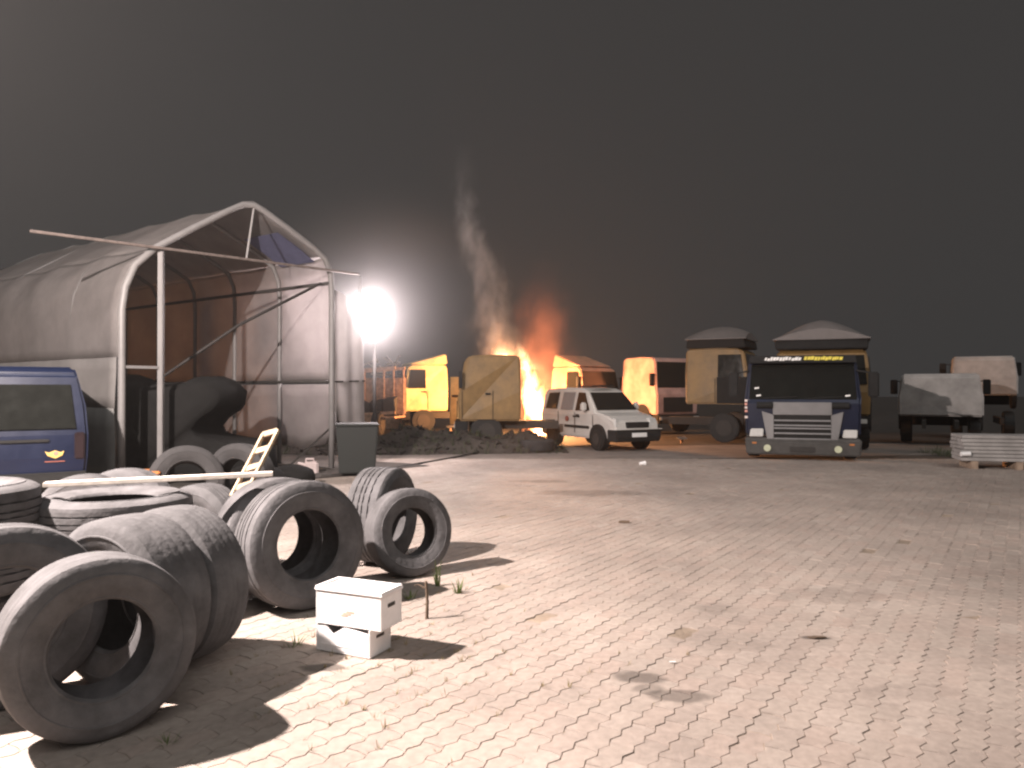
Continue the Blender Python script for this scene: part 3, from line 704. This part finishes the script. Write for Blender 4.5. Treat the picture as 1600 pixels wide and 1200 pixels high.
# ------------------------------------------------------------------ blue and white lorry facing the camera
LD = 17.0
lp = Vector(((1253-800)/FPX*LD, LD, 0))
lo = thing('lorry', 'blue and white lorry parked facing the camera, dark windshield', 'lorry', lp, R(-19))
hw = 1.22
def zpy(py): return CAMH-(py-HOR)/FPX*LD
mb = MB(); mb.prism([(-.0,.55,hw*.99),(-.02,1.28,hw),(.05,1.42,hw),(.22,2.22,hw*.95),(.36,2.36,hw*.92),(1.9,2.40,hw*.92),(2.0,2.3,hw*.95),(2.0,.55,hw)], hw)
mb.build('cab_body', M['blue'], lo, bevel=.05, seg=3)
mb = MB(); mb.slab([(-hw*.93,.035,1.36),(hw*.93,.035,1.36),(hw*.89,.195,2.16),(-hw*.89,.195,2.16)], .014); ws = mb.build('windshield', M['glass'], lo, bevel=.006)
for x0, x1 in ((-.85,-.1),(.1,.85)):
    mb = MB(); mb.bar((x0,.016,1.39), (x1,.02,1.43), .02); mb.build('wiper', M['plastic'], ws)
mb = MB(); mb.hexa([(-hw*.93,-.04,2.19),(hw*.93,-.04,2.19),(hw*.93,.22,2.21),(-hw*.93,.22,2.21),(-hw*.91,.02,2.36),(hw*.91,.02,2.36),(hw*.91,.24,2.36),(-hw*.91,.24,2.36)]); vs = mb.build('sun_visor', M['plastic'], lo, bevel=.012)
rnd = random.Random(3)
def strip(x0, x1, m, nm):
    mb = MB(); x = x0
    while x < x1:
        w_ = rnd.uniform(.035,.07); zz = 2.25+rnd.uniform(-.008,.008); hh = rnd.uniform(.055,.085); sl = .02
        y_ = -.036
        mb.hexa([(x,y_-.0,zz),(x+w_,y_-.0,zz),(x+w_,y_+.03,zz),(x,y_+.03,zz),(x+sl,y_+.022,zz+hh),(x+w_+sl,y_+.022,zz+hh),(x+w_+sl,y_+.05,zz+hh),(x+sl,y_+.05,zz+hh)])
        x += w_+rnd.uniform(.004,.014)
    return mb.build(nm, m, vs)
strip(-.80, -.06, M['white_mark'], 'white_lettering'); strip(.04, .78, M['yellow_mark'], 'yellow_lettering')
for x0, z0_ in ((-.98, 1.43), (.90, 1.43), (-1.02, 1.60)):  # corner stickers, plus an upper mark painting the lamp's reflection in the glass
    mb = MB(); k_ = (z0_-1.36)/.80*.16; mb.hexa([(x0,.014+k_,z0_),(x0+.10,.014+k_,z0_+.015),(x0+.10,.03+k_,z0_+.015),(x0,.03+k_,z0_),(x0,.022+k_,z0_+.035),(x0+.10,.022+k_,z0_+.05),(x0+.10,.04+k_,z0_+.05),(x0,.04+k_,z0_+.035)]); mb.build('sticker_and_glint', M['white_mark'], ws)
# front panel with grille
mb = MB(); mb.prism([(-.055,1.02),(-.055,1.30),(-.03,1.31),(-.03,1.02)], .62); mb.build('front_panel', M['silver'], lo, bevel=.01)
for s in (-1, 1):
    mb = MB(); mb.hexa([(.602,-.075,.44),(.74,-.065,.44),(.74,0,.44),(.602,0,.44),(.602,-.065,1.015),(.86,-.055,1.10),(.86,0,1.10),(.602,0,1.015)] if s > 0 else [(-.74,-.065,.44),(-.602,-.075,.44),(-.602,0,.44),(-.74,0,.44),(-.86,-.055,1.10),(-.602,-.065,1.015),(-.602,0,1.015),(-.86,0,1.10)]); mb.build('grille_surround', M['silver'], lo, bevel=.008)
    mb = MB(); mb.cyl((s*.80,-.04,1.235), (1,0,0), .075, .34, 14); mb.build('corner_vent', M['plastic'], lo)
mb = MB(); mb.box(-.60,.60,-.035,-.022,.46,1.015); mb.build('grille_mesh', M['plastic'], lo)
for zz in (.875,.765,.700,.585,.462):
    mb = MB(); mb.hexa([(-.598,-.085,zz),(.598,-.085,zz),(.598,-.036,zz),(-.598,-.036,zz),(-.598,-.075,zz+.036),(.598,-.075,zz+.036),(.598,-.036,zz+.036),(-.598,-.036,zz+.036)]); mb.build('grille_slat', M['silver'], lo, bevel=.006)
mb = MB(); mb.prism([(-.10,.12,hw*.98),(-.13,.42,hw),(-.06,.50,hw),(.5,.50,hw),(.5,.12,hw)], hw); bmp = mb.build('bumper', M['grey_plastic'], lo, bevel=.03)
for s in (-1, 1):
    mb = MB(); mb.hexa([(s*.98-.15,-.10,.52),(s*.98+.15,-.06,.52),(s*.98+.15,.05,.52),(s*.98-.15,.05,.52),(s*.98-.12,-.09,.70),(s*.98+.16,-.05,.70),(s*.98+.16,.05,.70),(s*.98-.12,.05,.70)]); mb.build('headlight', M['lens'], lo, bevel=.015)
    MB().cyl((s*.74,-.128,.27), (0,1,0), .078, .05, 20).build('fog_light', M['lens_y'], bmp)
    mb = MB(); mb.box(s*1.02-.05, s*1.02+.05, -.136, -.10, .36, .40); mb.build('indicator', M['orange'], bmp)
    # mirrors
    mb = MB(); mb.box(s*1.48-.11, s*1.48+.11, .05, .17, 1.42, 1.98); mi = mb.build('mirror', M['plastic'], lo, bevel=.03)
    mb = MB(); mb.bar((s*1.14,.2,2.02), (s*1.50,.12,1.95), .035); mb.build('mirror_arm', M['plastic'], mi)
    pts = [(s*hw*1.004,.25,1.40),(s*hw*1.004,1.15,1.40),(s*hw*.958,1.15,2.12),(s*hw*.958,.38,2.12)]
    mb = MB(); mb.slab(pts if s > 0 else pts[::-1], .012); mb.build('side_window', M['glass'], lo, bevel=.004)
    wheel_on(lo, s*(hw-.17), .85, .46, .30, s); wheel_on(lo, s*(hw-.17), 4.4, .46, .34, s)
    mb = MB(); mb.box(s*.4-.05, s*.4+.05, .6, 5.4, .55, .78); mb.build('chassis_rail', M['chassis'], lo)
    for yy in (.18, 1.22):
        mb = MB(); mb.box(s*hw-.005, s*hw+.004, yy-.008, yy+.008, .62, 1.36); mb.build('door_seam', M['plastic'], lo)
    mb = MB(); mb.box(s*hw-.004, s*hw+.025, .98, 1.14, 1.20, 1.23); mb.build('door_handle', M['plastic'], lo)
for k, zz in enumerate((1.34,1.26,1.18,1.10,.96)):
    mb = MB(); mb.box(-hw-.012, -hw+.10, .02, .09, zz-.028, zz+.022); mb.build('marker_strip', M['reflector_w'] if k % 2 == 0 else M['reflector'], lo)
mb = MB(); mb.box(-.26,.26,-.142,-.125,.20,.31); mb.build('number_plate_recess', M['chassis'], bmp)

# ------------------------------------------------------------------ white van
VD = 21.3
vp = Vector(((932-800)/FPX*VD, VD, 0))
vn = thing('white_van', 'small white panel van parked in front of the fire', 'van', vp, R(28)); vn.scale = (.9, .9, .9)
L2 = 2.05; vw = .84
prof = [(-L2,.30,vw*.88),(-L2-.04,.62,vw*.93),(-L2+.02,.86,vw*.95),(-L2+.35,1.0,vw*.97),(-L2+.92,1.10,vw*.98),(-L2+1.55,1.70,vw*.80),(-L2+1.85,1.80,vw*.78),(.6,1.83,vw*.78),(L2-.15,1.79,vw*.78),(L2-.03,1.62,vw*.84),(L2,.95,vw),(L2,.30,vw*.97)]
mb = MB(); mb.prism(prof, vw); mb.build('body', M['white_van'], vn, bevel=.05, seg=3)
mb = MB(); mb.slab([(-vw*.86,-L2+.955,1.155),(vw*.86,-L2+.955,1.155),(vw*.72,-L2+1.50,1.675),(-vw*.72,-L2+1.50,1.675)], .014); mb.build('windshield', M['glass'], vn, bevel=.005)
mb = MB(); mb.prism([(-L2-.10,.26,vw*.92),(-L2-.13,.40,vw*.96),(-L2-.10,.60,vw*.97),(-L2+.30,.62,vw*1.01),(-L2+.30,.26,vw)], vw); bp_ = mb.build('bumper', M['plastic'], vn, bevel=.03)
mb = MB(); mb.box(-.26,.26,-L2-.142,-L2-.12,.40,.52); mb.build('number_plate', M['plate'], bp_, bevel=.003)
mb = MB(); mb.box(-.40,.40,-L2-.062,-L2+.02,.66,.83); mb.build('grille', M['plastic'], vn, bevel=.015)
mb = MB(); mb.box(-.84,.84,-L2-.11,-L2+.2,.612,.632); mb.build('bumper_trim', M['white_van'], vn)
for s in (-1, 1):
    sg = lambda pts: pts if s > 0 else pts[::-1]
    mb = MB(); mb.hexa([(s*.62-.16,-L2-.05,.70),(s*.62+.16,-L2+.0,.70),(s*.62+.16,-L2+.3,.70),(s*.62-.16,-L2+.3,.70),(s*.60-.14,-L2+.02,.93),(s*.66+.12,-L2+.10,.93),(s*.66+.12,-L2+.35,.93),(s*.60-.14,-L2+.35,.93)]); mb.build('headlight', M['lens'], vn, bevel=.02)
    mb = MB(); mb.slab(sg([(s*.832,-L2+1.20,1.14),(s*.832,-L2+1.98,1.12),(s*.695,-L2+1.98,1.68),(s*.70,-L2+1.62,1.67)]), .012); mb.build('door_window', M['glass'], vn, bevel=.003)
    mb = MB(); mb.slab(sg([(s*.832,.10,1.14),(s*.835,.78,1.14),(s*.70,.78,1.68),(s*.695,.10,1.68)]), .010); mb.build('rear_side_window', M['silver'], vn, bevel=.003)
    mb = MB(); mb.slab(sg([(s*.835,1.02,1.16),(s*.838,1.72,1.16),(s*.705,1.66,1.66),(s*.70,1.02,1.68)]), .010); mb.build('rear_side_window', M['glass'], vn, bevel=.003)
    mb = MB(); mb.box(s*.97-.085, s*.97+.085, -L2+1.24, -L2+1.40, 1.12, 1.38); mi = mb.build('mirror', M['white_van'], vn, bevel=.04, seg=3)
    mb = MB(); mb.bar((s*.82,-L2+1.34,1.17), (s*.92,-L2+1.33,1.19), .05); mb.build('mirror_arm', M['plastic'], mi)
    for yy in (-L2+.80, L2-.78):
        MB().cyl((s*(vw-.10), yy, .36), (1,0,0), .39, .23, 26).build('wheel_arch', M['plastic'], vn, bevel=.01)
        wheel_on(vn, s*(vw-.07), yy, .31, .20, s)
    mb = MB(); mb.box(s*(vw)-.012, s*(vw)+.012, -.80, .55, .60, .68); mb.build('rub_strip', M['plastic'], vn, bevel=.008)
    for yy in (-L2+1.05, -.02, .95):
        mb = MB(); mb.box(s*vw*.985-.006, s*vw*.985+.008, yy-.007, yy+.007, .45, 1.08); mb.build('door_seam', M['plastic'], vn)
    mb = MB(); mb.box(s*vw-.01, s*vw+.022, -.26, -.10, .98, 1.01); mb.build('door_handle', M['plastic'], vn)
MB().cyl((-vw*.99,.42,.86), (1,0,0), .085, .03, 18).build('round_logo', M['red_emb'], vn)
for yy in (.02,-.12,-.24): MB().box(-vw*1.0-.010,-vw*.97,yy-.04,yy+.04,.92,.97).build('side_lettering', M['plastic'], vn)
mb = MB(); mb.box(-.42,.30,-.55,-.35,1.845,1.90); mb.build('roof_bar', M['plastic'], vn, bevel=.01)
mb = MB(); mb.box(-.42,.30,.35,.5,1.845,1.88); mb.build('roof_bar', M['plastic'], vn, bevel=.01)

# ------------------------------------------------------------------ things around the shelter and the yard's edge
bnp = gpt(558, 742)
bn = thing('waste_bin', 'dark waste bin standing right of the shelter below the flood lamp', 'bin', bnp, R(12))
mb = MB(); mb.hexa([(-.32,-.30,.06),(.32,-.30,.06),(.32,.30,.06),(-.32,.30,.06),(-.38,-.36,.92),(.38,-.36,.92),(.38,.36,.92),(-.38,.36,.92)]); mb.build('bin_body', M['bin'], bn, bevel=.02)
mb = MB(); mb.box(-.40,.40,-.38,.40,.925,.965); mb.build('lid', M['bin'], bn, bevel=.015)
mb = MB(); mb.bar((-.38,.42,.90),(.38,.42,.90), .035); mb.build('handle', M['plastic'], bn)
for s in (-1,1): MB().cyl((s*.30,.25,.08), (1,0,0), .08, .05, 14).build('wheel', M['black_rubber'], bn)
cn = thing('jerrycan', 'pinkish white plastic canister on the ground by the shelter leg', 'canister', gpt(486, 741), R(20))
mb = MB(); mb.box(-.13,.13,-.09,.09,0,.24); mb.build('can_body', M['pinkplastic'], cn, bevel=.03, seg=3)
mb = MB(); mb.tube([(-.09,0,.23),(-.09,0,.29),(.05,0,.29),(.05,0,.23)], .018, 8); mb.build('handle', M['pinkplastic'], cn)
MB().tube([(-.13,0,.19),(-.24,0,.22)], [.03,.02], 8).build('spout', M['pinkplastic'], cn)
oc = thing('crate', 'dull orange crate on the ground behind the tyres, right of the blue van', 'crate', Vector((*txy(219, 9.3), 0)), R(14))
MB().box(-.24,.24,-.16,.16,0,.56).build('crate_body', M['orange'], oc, bevel=.02)
MB().box(-.26,.26,-.18,.18,.562,.60).build('rim', M['orange'], oc, bevel=.01)
for k, (px, py, l_, r_) in enumerate(((590,668,.55,10),(582,660,.9,3),(704,667,.3,15),(748,676,.35,20),(1065,685,.25,8))):
    D = CAMH*FPX/(py+8-HOR); c = Vector(((px-800)/FPX*D, D, 0)); z = CAMH-(py-HOR)/FPX*D
    s_ = thing('scrap_sheet', ['bent bright metal sheet low on the ground below the flood lamp','long bright metal strip above the bent sheet below the flood lamp','small bright metal shard left of the shaded yellow cab','bent bright metal shard below the shaded yellow cab','bright metal shard right of the white van'][k], 'scrap', c, R(r_))
    mb = MB(); mb.slab([(-l_/2,-.15,z-.03),(l_/2,-.15,z),(l_/2,.12,z+.06),(-l_/2,.12,z+.03)], .006); mb.build('sheet', M['steel'], s_)
    mb = MB(); mb.bar((0,.0,0),(0,.0,z), .06); mb.build('prop', M['rust'], s_)
# low rubble bank under the cabs
mb = MB(); rows = []
for k in range(90):
    x = -7+8.6*k/89; row = []
    e = min(1, (k+1)/12, (90-k)/16); e = e*e*(3-2*e)
    for j in range(13):
        v = j/12; y = 18.9+2.0*v+.12*x
        h = .62*e*math.sin(math.pi*min(1, v*.72))**1.3*(.75+.5*mnoise.noise(Vector((x*.9, y*.9, 0))))+.16*e*mnoise.noise(Vector((x*3.1, y*3.1, 1)))*v
        row.append((x, y, -.05+max(0, h)))
    rows.append(row)
mb.grid(rows); o = mb.build('rubble_bank', M['soil']); o['kind'] = 'structure'
mb = MB()
for k in range(420):
    kx = random.randint(2, 87); kj = random.randint(1, 12); p = Vector(rows[kx][kj]); s = random.uniform(.02, .10)
    mt = Matrix.Translation(p+Vector((random.uniform(-.06,.06), 0, s*.2))) @ Matrix.Rotation(random.uniform(0,3), 4, (random.random(), random.random(), random.random()))
    mb.box(-s, s*random.uniform(.6,2), -s*.5, s*.5, -s*.25, s*.25, mt)
o = mb.build('rubble', M['char']); o['kind'] = 'stuff'; o['label'] = 'dark rubble and scrap bits strewn below the cabs'; o['category'] = 'rubble'
mb = MB()
for k in range(700):
    kx = random.randint(2, 87); kj = random.randint(0, 12); p = Vector(rows[kx][kj])
    blades(mb, p, 4, random.uniform(.06,.24), .12)
o = mb.build('bank_weeds', M['hedge']); o['kind'] = 'stuff'; o['label'] = 'dark dry weeds on the rubble bank below the cabs'; o['category'] = 'weeds'
ld = thing('firelit_window_panel', 'pale panel added as the firelit window at the left of the shaded yellow cab', 'door', at(714, 608, 23.6)-Vector((0,0,1.6)), R(28))  # panel added where firelight shows through a cab window
MB().box(-.24,.24,-.03,.03,.5,1.98).build('window_panel', M['yellow_cab2'], ld, bevel=.02)
MB().box(-.19,.19,-.045,-.031,1.35,1.42).build('handle', M['plastic'], ld)
# hose or cable on the yard
mb = MB(); mb.tube([gpt(px, py)+Vector((0,0,.012)) for px, py in ((612,733),(660,724),(700,717),(760,705),(812,698))], .022, 6)
tag(mb.build('hose', M['black_rubber'], smooth=True), 'thin dark hose running across the yard towards the white van', 'hose')
# white planks at the right
pk = thing('plank_stack', 'low stack of pale planks at the right edge of the yard', 'planks', Vector((*txy(1582, 15.3), 0)), R(-14))
for k in range(7):
    for j in range(3):
        mb = MB(); mb.box(-1.05+.06*random.random(), 1.0+.1*random.random(), -.36+.25*j, -.13+.25*j, .16+k*.075, .225+k*.075); mb.build('plank', M['white_cab'], pk, bevel=.006)
for s in (-.8, 0, .8): MB().box(s-.06, s+.06, -.36, .38, 0, .155).build('bearer', M['wood'], pk)
litter_ = MB().cyl((-.98,-.40,.30), (1,.1,.05), .045, .18, 12).build('reflection_piece', M['paper'], pk)  # white piece standing in for a bright reflection on the planks
mb = MB()
for k in range(900):
    x = random.uniform(10.4, 15); y = random.uniform(16.6, 19.5); blades(mb, (x, y, -.02), 5, random.uniform(.08,.26), .2)
o = mb.build('grass_verge', M['hedge']); o['kind'] = 'stuff'; o['label'] = 'rough grass along the right edge of the yard'; o['category'] = 'grass'
# ------------------------------------------------------------------ fire, smoke and haze
def plume(name, x0, x1, y0, y1, z0, z1, path, dens, colr, kind='smoke', nscale=1.6, namp=1.1, aniso=.3, soft=.55, rmax=1.5, seed=0.):
    """box with a volume whose centre line and radius follow path: (z, x, r)"""
    mb = MB(); mb.box(x0, x1, y0, y1, z0, z1); o = mb.build(name, None)
    m = bpy.data.materials.new(name); m.use_nodes = True; n = m.node_tree.nodes; l = m.node_tree.links; n.clear()
    out = n.new('ShaderNodeOutputMaterial'); geo = n.new('ShaderNodeNewGeometry'); sp = n.new('ShaderNodeSeparateXYZ'); l.new(geo.outputs['Position'], sp.inputs[0])
    def mth(op, a, b=None, c=None):
        q = n.new('ShaderNodeMath'); q.operation = op
        for i, v in enumerate((a, b, c)):
            if v is None: continue
            if isinstance(v, (int, float)): q.inputs[i].default_value = v
            else: l.new(v, q.inputs[i])
        return q.outputs[0]
    zn = mth('DIVIDE', mth('SUBTRACT', sp.outputs['Z'], z0), z1-z0)
    cr = n.new('ShaderNodeValToRGB'); cr.color_ramp.interpolation = 'B_SPLINE'; el = cr.color_ramp.elements
    while len(el) > 1: el.remove(el[0])
    for i, (z, x, r, k) in enumerate(path):
        e_ = el[0] if i == 0 else el.new(max(0, min(1, (z-z0)/(z1-z0))))
        if i == 0: e_.position = max(0, min(1, (z-z0)/(z1-z0)))
        e_.color = ((x-x0)/(x1-x0), r/rmax, k, 1)
    l.new(zn, cr.inputs['Fac'])
    sr = n.new('ShaderNodeSeparateColor'); l.new(cr.outputs[0], sr.inputs[0])
    cx = mth('MULTIPLY_ADD', sr.outputs[0], x1-x0, x0)
    mp = n.new('ShaderNodeMapping'); mp.inputs['Location'].default_value = (seed, seed*.7, seed*1.3); mp.inputs['Scale'].default_value = (1, 1, .55)
    l.new(geo.outputs['Position'], mp.inputs[0])
    nz = n.new('ShaderNodeTexNoise'); nz.inputs['Scale'].default_value = nscale; nz.inputs['Detail'].default_value = 4; nz.inputs['Roughness'].default_value = .6; nz.inputs['Distortion'].default_value = .6
    l.new(mp.outputs[0], nz.inputs['Vector'])
    dx = mth('SUBTRACT', sp.outputs['X'], cx); dy = mth('SUBTRACT', sp.outputs['Y'], (y0+y1)/2)
    d = mth('SQRT', mth('ADD', mth('MULTIPLY', dx, dx), mth('MULTIPLY', dy, dy)))
    dn = mth('DIVIDE', d, mth('MULTIPLY', sr.outputs[1], rmax))
    v = mth('SUBTRACT', mth('MULTIPLY_ADD', mth('SUBTRACT', nz.outputs['Fac'], .5), namp*2, 1.0), dn)
    mr = n.new('ShaderNodeMapRange'); mr.interpolation_type = 'SMOOTHSTEP'; mr.inputs['From Min'].default_value = 0; mr.inputs['From Max'].default_value = soft; l.new(v, mr.inputs['Value'])
    k = mth('MULTIPLY', mr.outputs[0], sr.outputs[2])
    if kind == 'smoke':
        pv = n.new('ShaderNodeVolumePrincipled'); pv.inputs['Color'].default_value = (*colr, 1); pv.inputs['Anisotropy'].default_value = aniso
        l.new(mth('MULTIPLY', k, dens), pv.inputs['Density']); l.new(pv.outputs[0], out.inputs['Volume'])
    else:
        em_ = n.new('ShaderNodeEmission'); c2 = n.new('ShaderNodeValToRGB'); ee = c2.color_ramp.elements
        ee[0].color = (1,.09,.025,1); ee[1].color = (1,.66,.34,1); q = ee.new(.5); q.color = (1,.27,.08,1)
        l.new(v, c2.inputs['Fac']); l.new(c2.outputs[0], em_.inputs[0]); l.new(mth('MULTIPLY', mth('POWER', k, 1.6), dens), em_.inputs[1]); l.new(em_.outputs[0], out.inputs['Volume'])
    o.data.materials.append(m)
    return o
FD = 26.0
def wz(py, D=FD): return CAMH-(py-HOR)/FPX*D
def wx(px, D=FD): return (px-800)/FPX*D
# flames
fp = [(wz(py), wx(px), r, k) for px, py, r, k in ((842,668,.60,1),(838,642,.62,1),(833,618,.56,.95),(827,592,.44,.75),(821,568,.32,.5),(814,548,.22,.28),(808,532,.12,.05))]
fo = plume('fire', -.65, 2.2, 24.6, 27.4, .02, 3.4, fp, 30.0, None, 'fire', nscale=3.4, namp=1.4, soft=.9, rmax=1.0)
tag(fo, 'bright orange fire burning between the shaded yellow cab and the white van', 'fire')
fp = [(wz(py, 26.2), wx(px, 26.2), r, k) for px, py, r, k in ((785,600,.8,.9),(785,566,.75,.8),(788,554,.60,.55),(786,544,.42,.35),(780,528,.2,.1))]
fo = plume('fire', -1.9, 1.2, 25.2, 27.2, 1.5, 3.9, fp, 9.0, None, 'fire', nscale=3.6, namp=1.5, soft=.9, rmax=1.0, seed=4)
tag(fo, 'low flames licking above the roof of the shaded yellow cab', 'fire')
SD = 27.0
sp_ = [(wz(py, SD), wx(px, SD), r, k) for px, py, r, k in ((795,570,1.2,.7),(782,540,1.05,.65),(770,505,.80,.6),(768,470,.76,.6),(760,435,.78,.6),(746,400,.74,.65),(734,370,.66,.75),(727,345,.58,.6),(727,310,.56,.3),(724,270,.5,.12),(722,225,.45,.0))]
so = plume('smoke', -4.0, 2.4, 25.0, 29.0, 2.3, 10.4, sp_, .48, (.70,.72,.76), nscale=2.1, namp=1.5, soft=1.3, rmax=1.5, aniso=-.6)
so['kind'] = 'stuff'; so['label'] = 'thin pale smoke column rising behind the shaded yellow cab'; so['category'] = 'smoke'
sp_ = [(wz(py, SD), wx(px, SD), r, k) for px, py, r, k in ((845,640,.8,.8),(846,590,1.1,.9),(844,545,1.3,.9),(846,505,1.3,.8),(848,475,1.15,.5),(848,440,.9,.05))]
so = plume('smoke', -1.8, 4.0, 24.8, 29.2, .8, 6.2, sp_, .13, (.80,.42,.36), nscale=1.5, namp=1.3, soft=1.0, rmax=1.5, aniso=-.2, seed=9)
so['kind'] = 'stuff'; so['label'] = 'orange lit smoke billowing over the fire'; so['category'] = 'smoke'
# thin volume added round the flood lamp to give it a halo
bmv = bmesh.new(); bmesh.ops.create_icosphere(bmv, subdivisions=3, radius=1.0); me = bpy.data.meshes.new('halo_veil'); bmv.to_mesh(me); bmv.free()
vo = link('halo_veil', me); vo.location = (FLOOD[0]+.3, FLOOD[1]-.2, FLOOD[2]+.2); vo.scale = (3.6, 2.2, 3.0)
vo['kind'] = 'stuff'; vo['label'] = 'thin added veil giving the bright flood lamp its halo'; vo['category'] = 'smoke'
m = bpy.data.materials.new('halo_veil'); m.use_nodes = True; n = m.node_tree.nodes; l = m.node_tree.links; n.clear()
tc = n.new('ShaderNodeTexCoord'); ln = n.new('ShaderNodeVectorMath'); ln.operation = 'LENGTH'; l.new(tc.outputs['Object'], ln.inputs[0])
fa = n.new('ShaderNodeMapRange'); fa.interpolation_type = 'SMOOTHERSTEP'; fa.inputs['From Min'].default_value = 0; fa.inputs['From Max'].default_value = 1
fa.inputs['To Min'].default_value = .085; fa.inputs['To Max'].default_value = 0; l.new(ln.outputs['Value'], fa.inputs['Value'])
nz = n.new('ShaderNodeTexNoise'); nz.inputs['Scale'].default_value = 1.2; nz.inputs['Detail'].default_value = 3; l.new(tc.outputs['Object'], nz.inputs['Vector'])
mu = n.new('ShaderNodeMath'); mu.operation = 'MULTIPLY'; l.new(fa.outputs[0], mu.inputs[0])
ad = n.new('ShaderNodeMath'); ad.operation = 'MULTIPLY_ADD'; l.new(nz.outputs['Fac'], ad.inputs[0]); ad.inputs[1].default_value = 1.2; ad.inputs[2].default_value = .4; l.new(ad.outputs[0], mu.inputs[1])
pv = n.new('ShaderNodeVolumePrincipled'); pv.inputs['Color'].default_value = (.85,.82,.82,1); pv.inputs['Anisotropy'].default_value = .5
l.new(mu.outputs[0], pv.inputs['Density']); o_ = n.new('ShaderNodeOutputMaterial'); l.new(pv.outputs[0], o_.inputs['Volume']); me.materials.append(m)
# thin night haze
mb = MB(); mb.box(-60, 60, -12, 70, -1.05, 11.5); hz = mb.build('haze', None); hz['kind'] = 'stuff'
m = bpy.data.materials.new('haze'); m.use_nodes = True; n = m.node_tree.nodes; n.clear()
pv = n.new('ShaderNodeVolumePrincipled'); pv.inputs['Color'].default_value = (.9,.86,.84,1); pv.inputs['Density'].default_value = .0010; pv.inputs['Anisotropy'].default_value = .6
o_ = n.new('ShaderNodeOutputMaterial'); m.node_tree.links.new(pv.outputs[0], o_.inputs['Volume']); hz.data.materials.append(m)
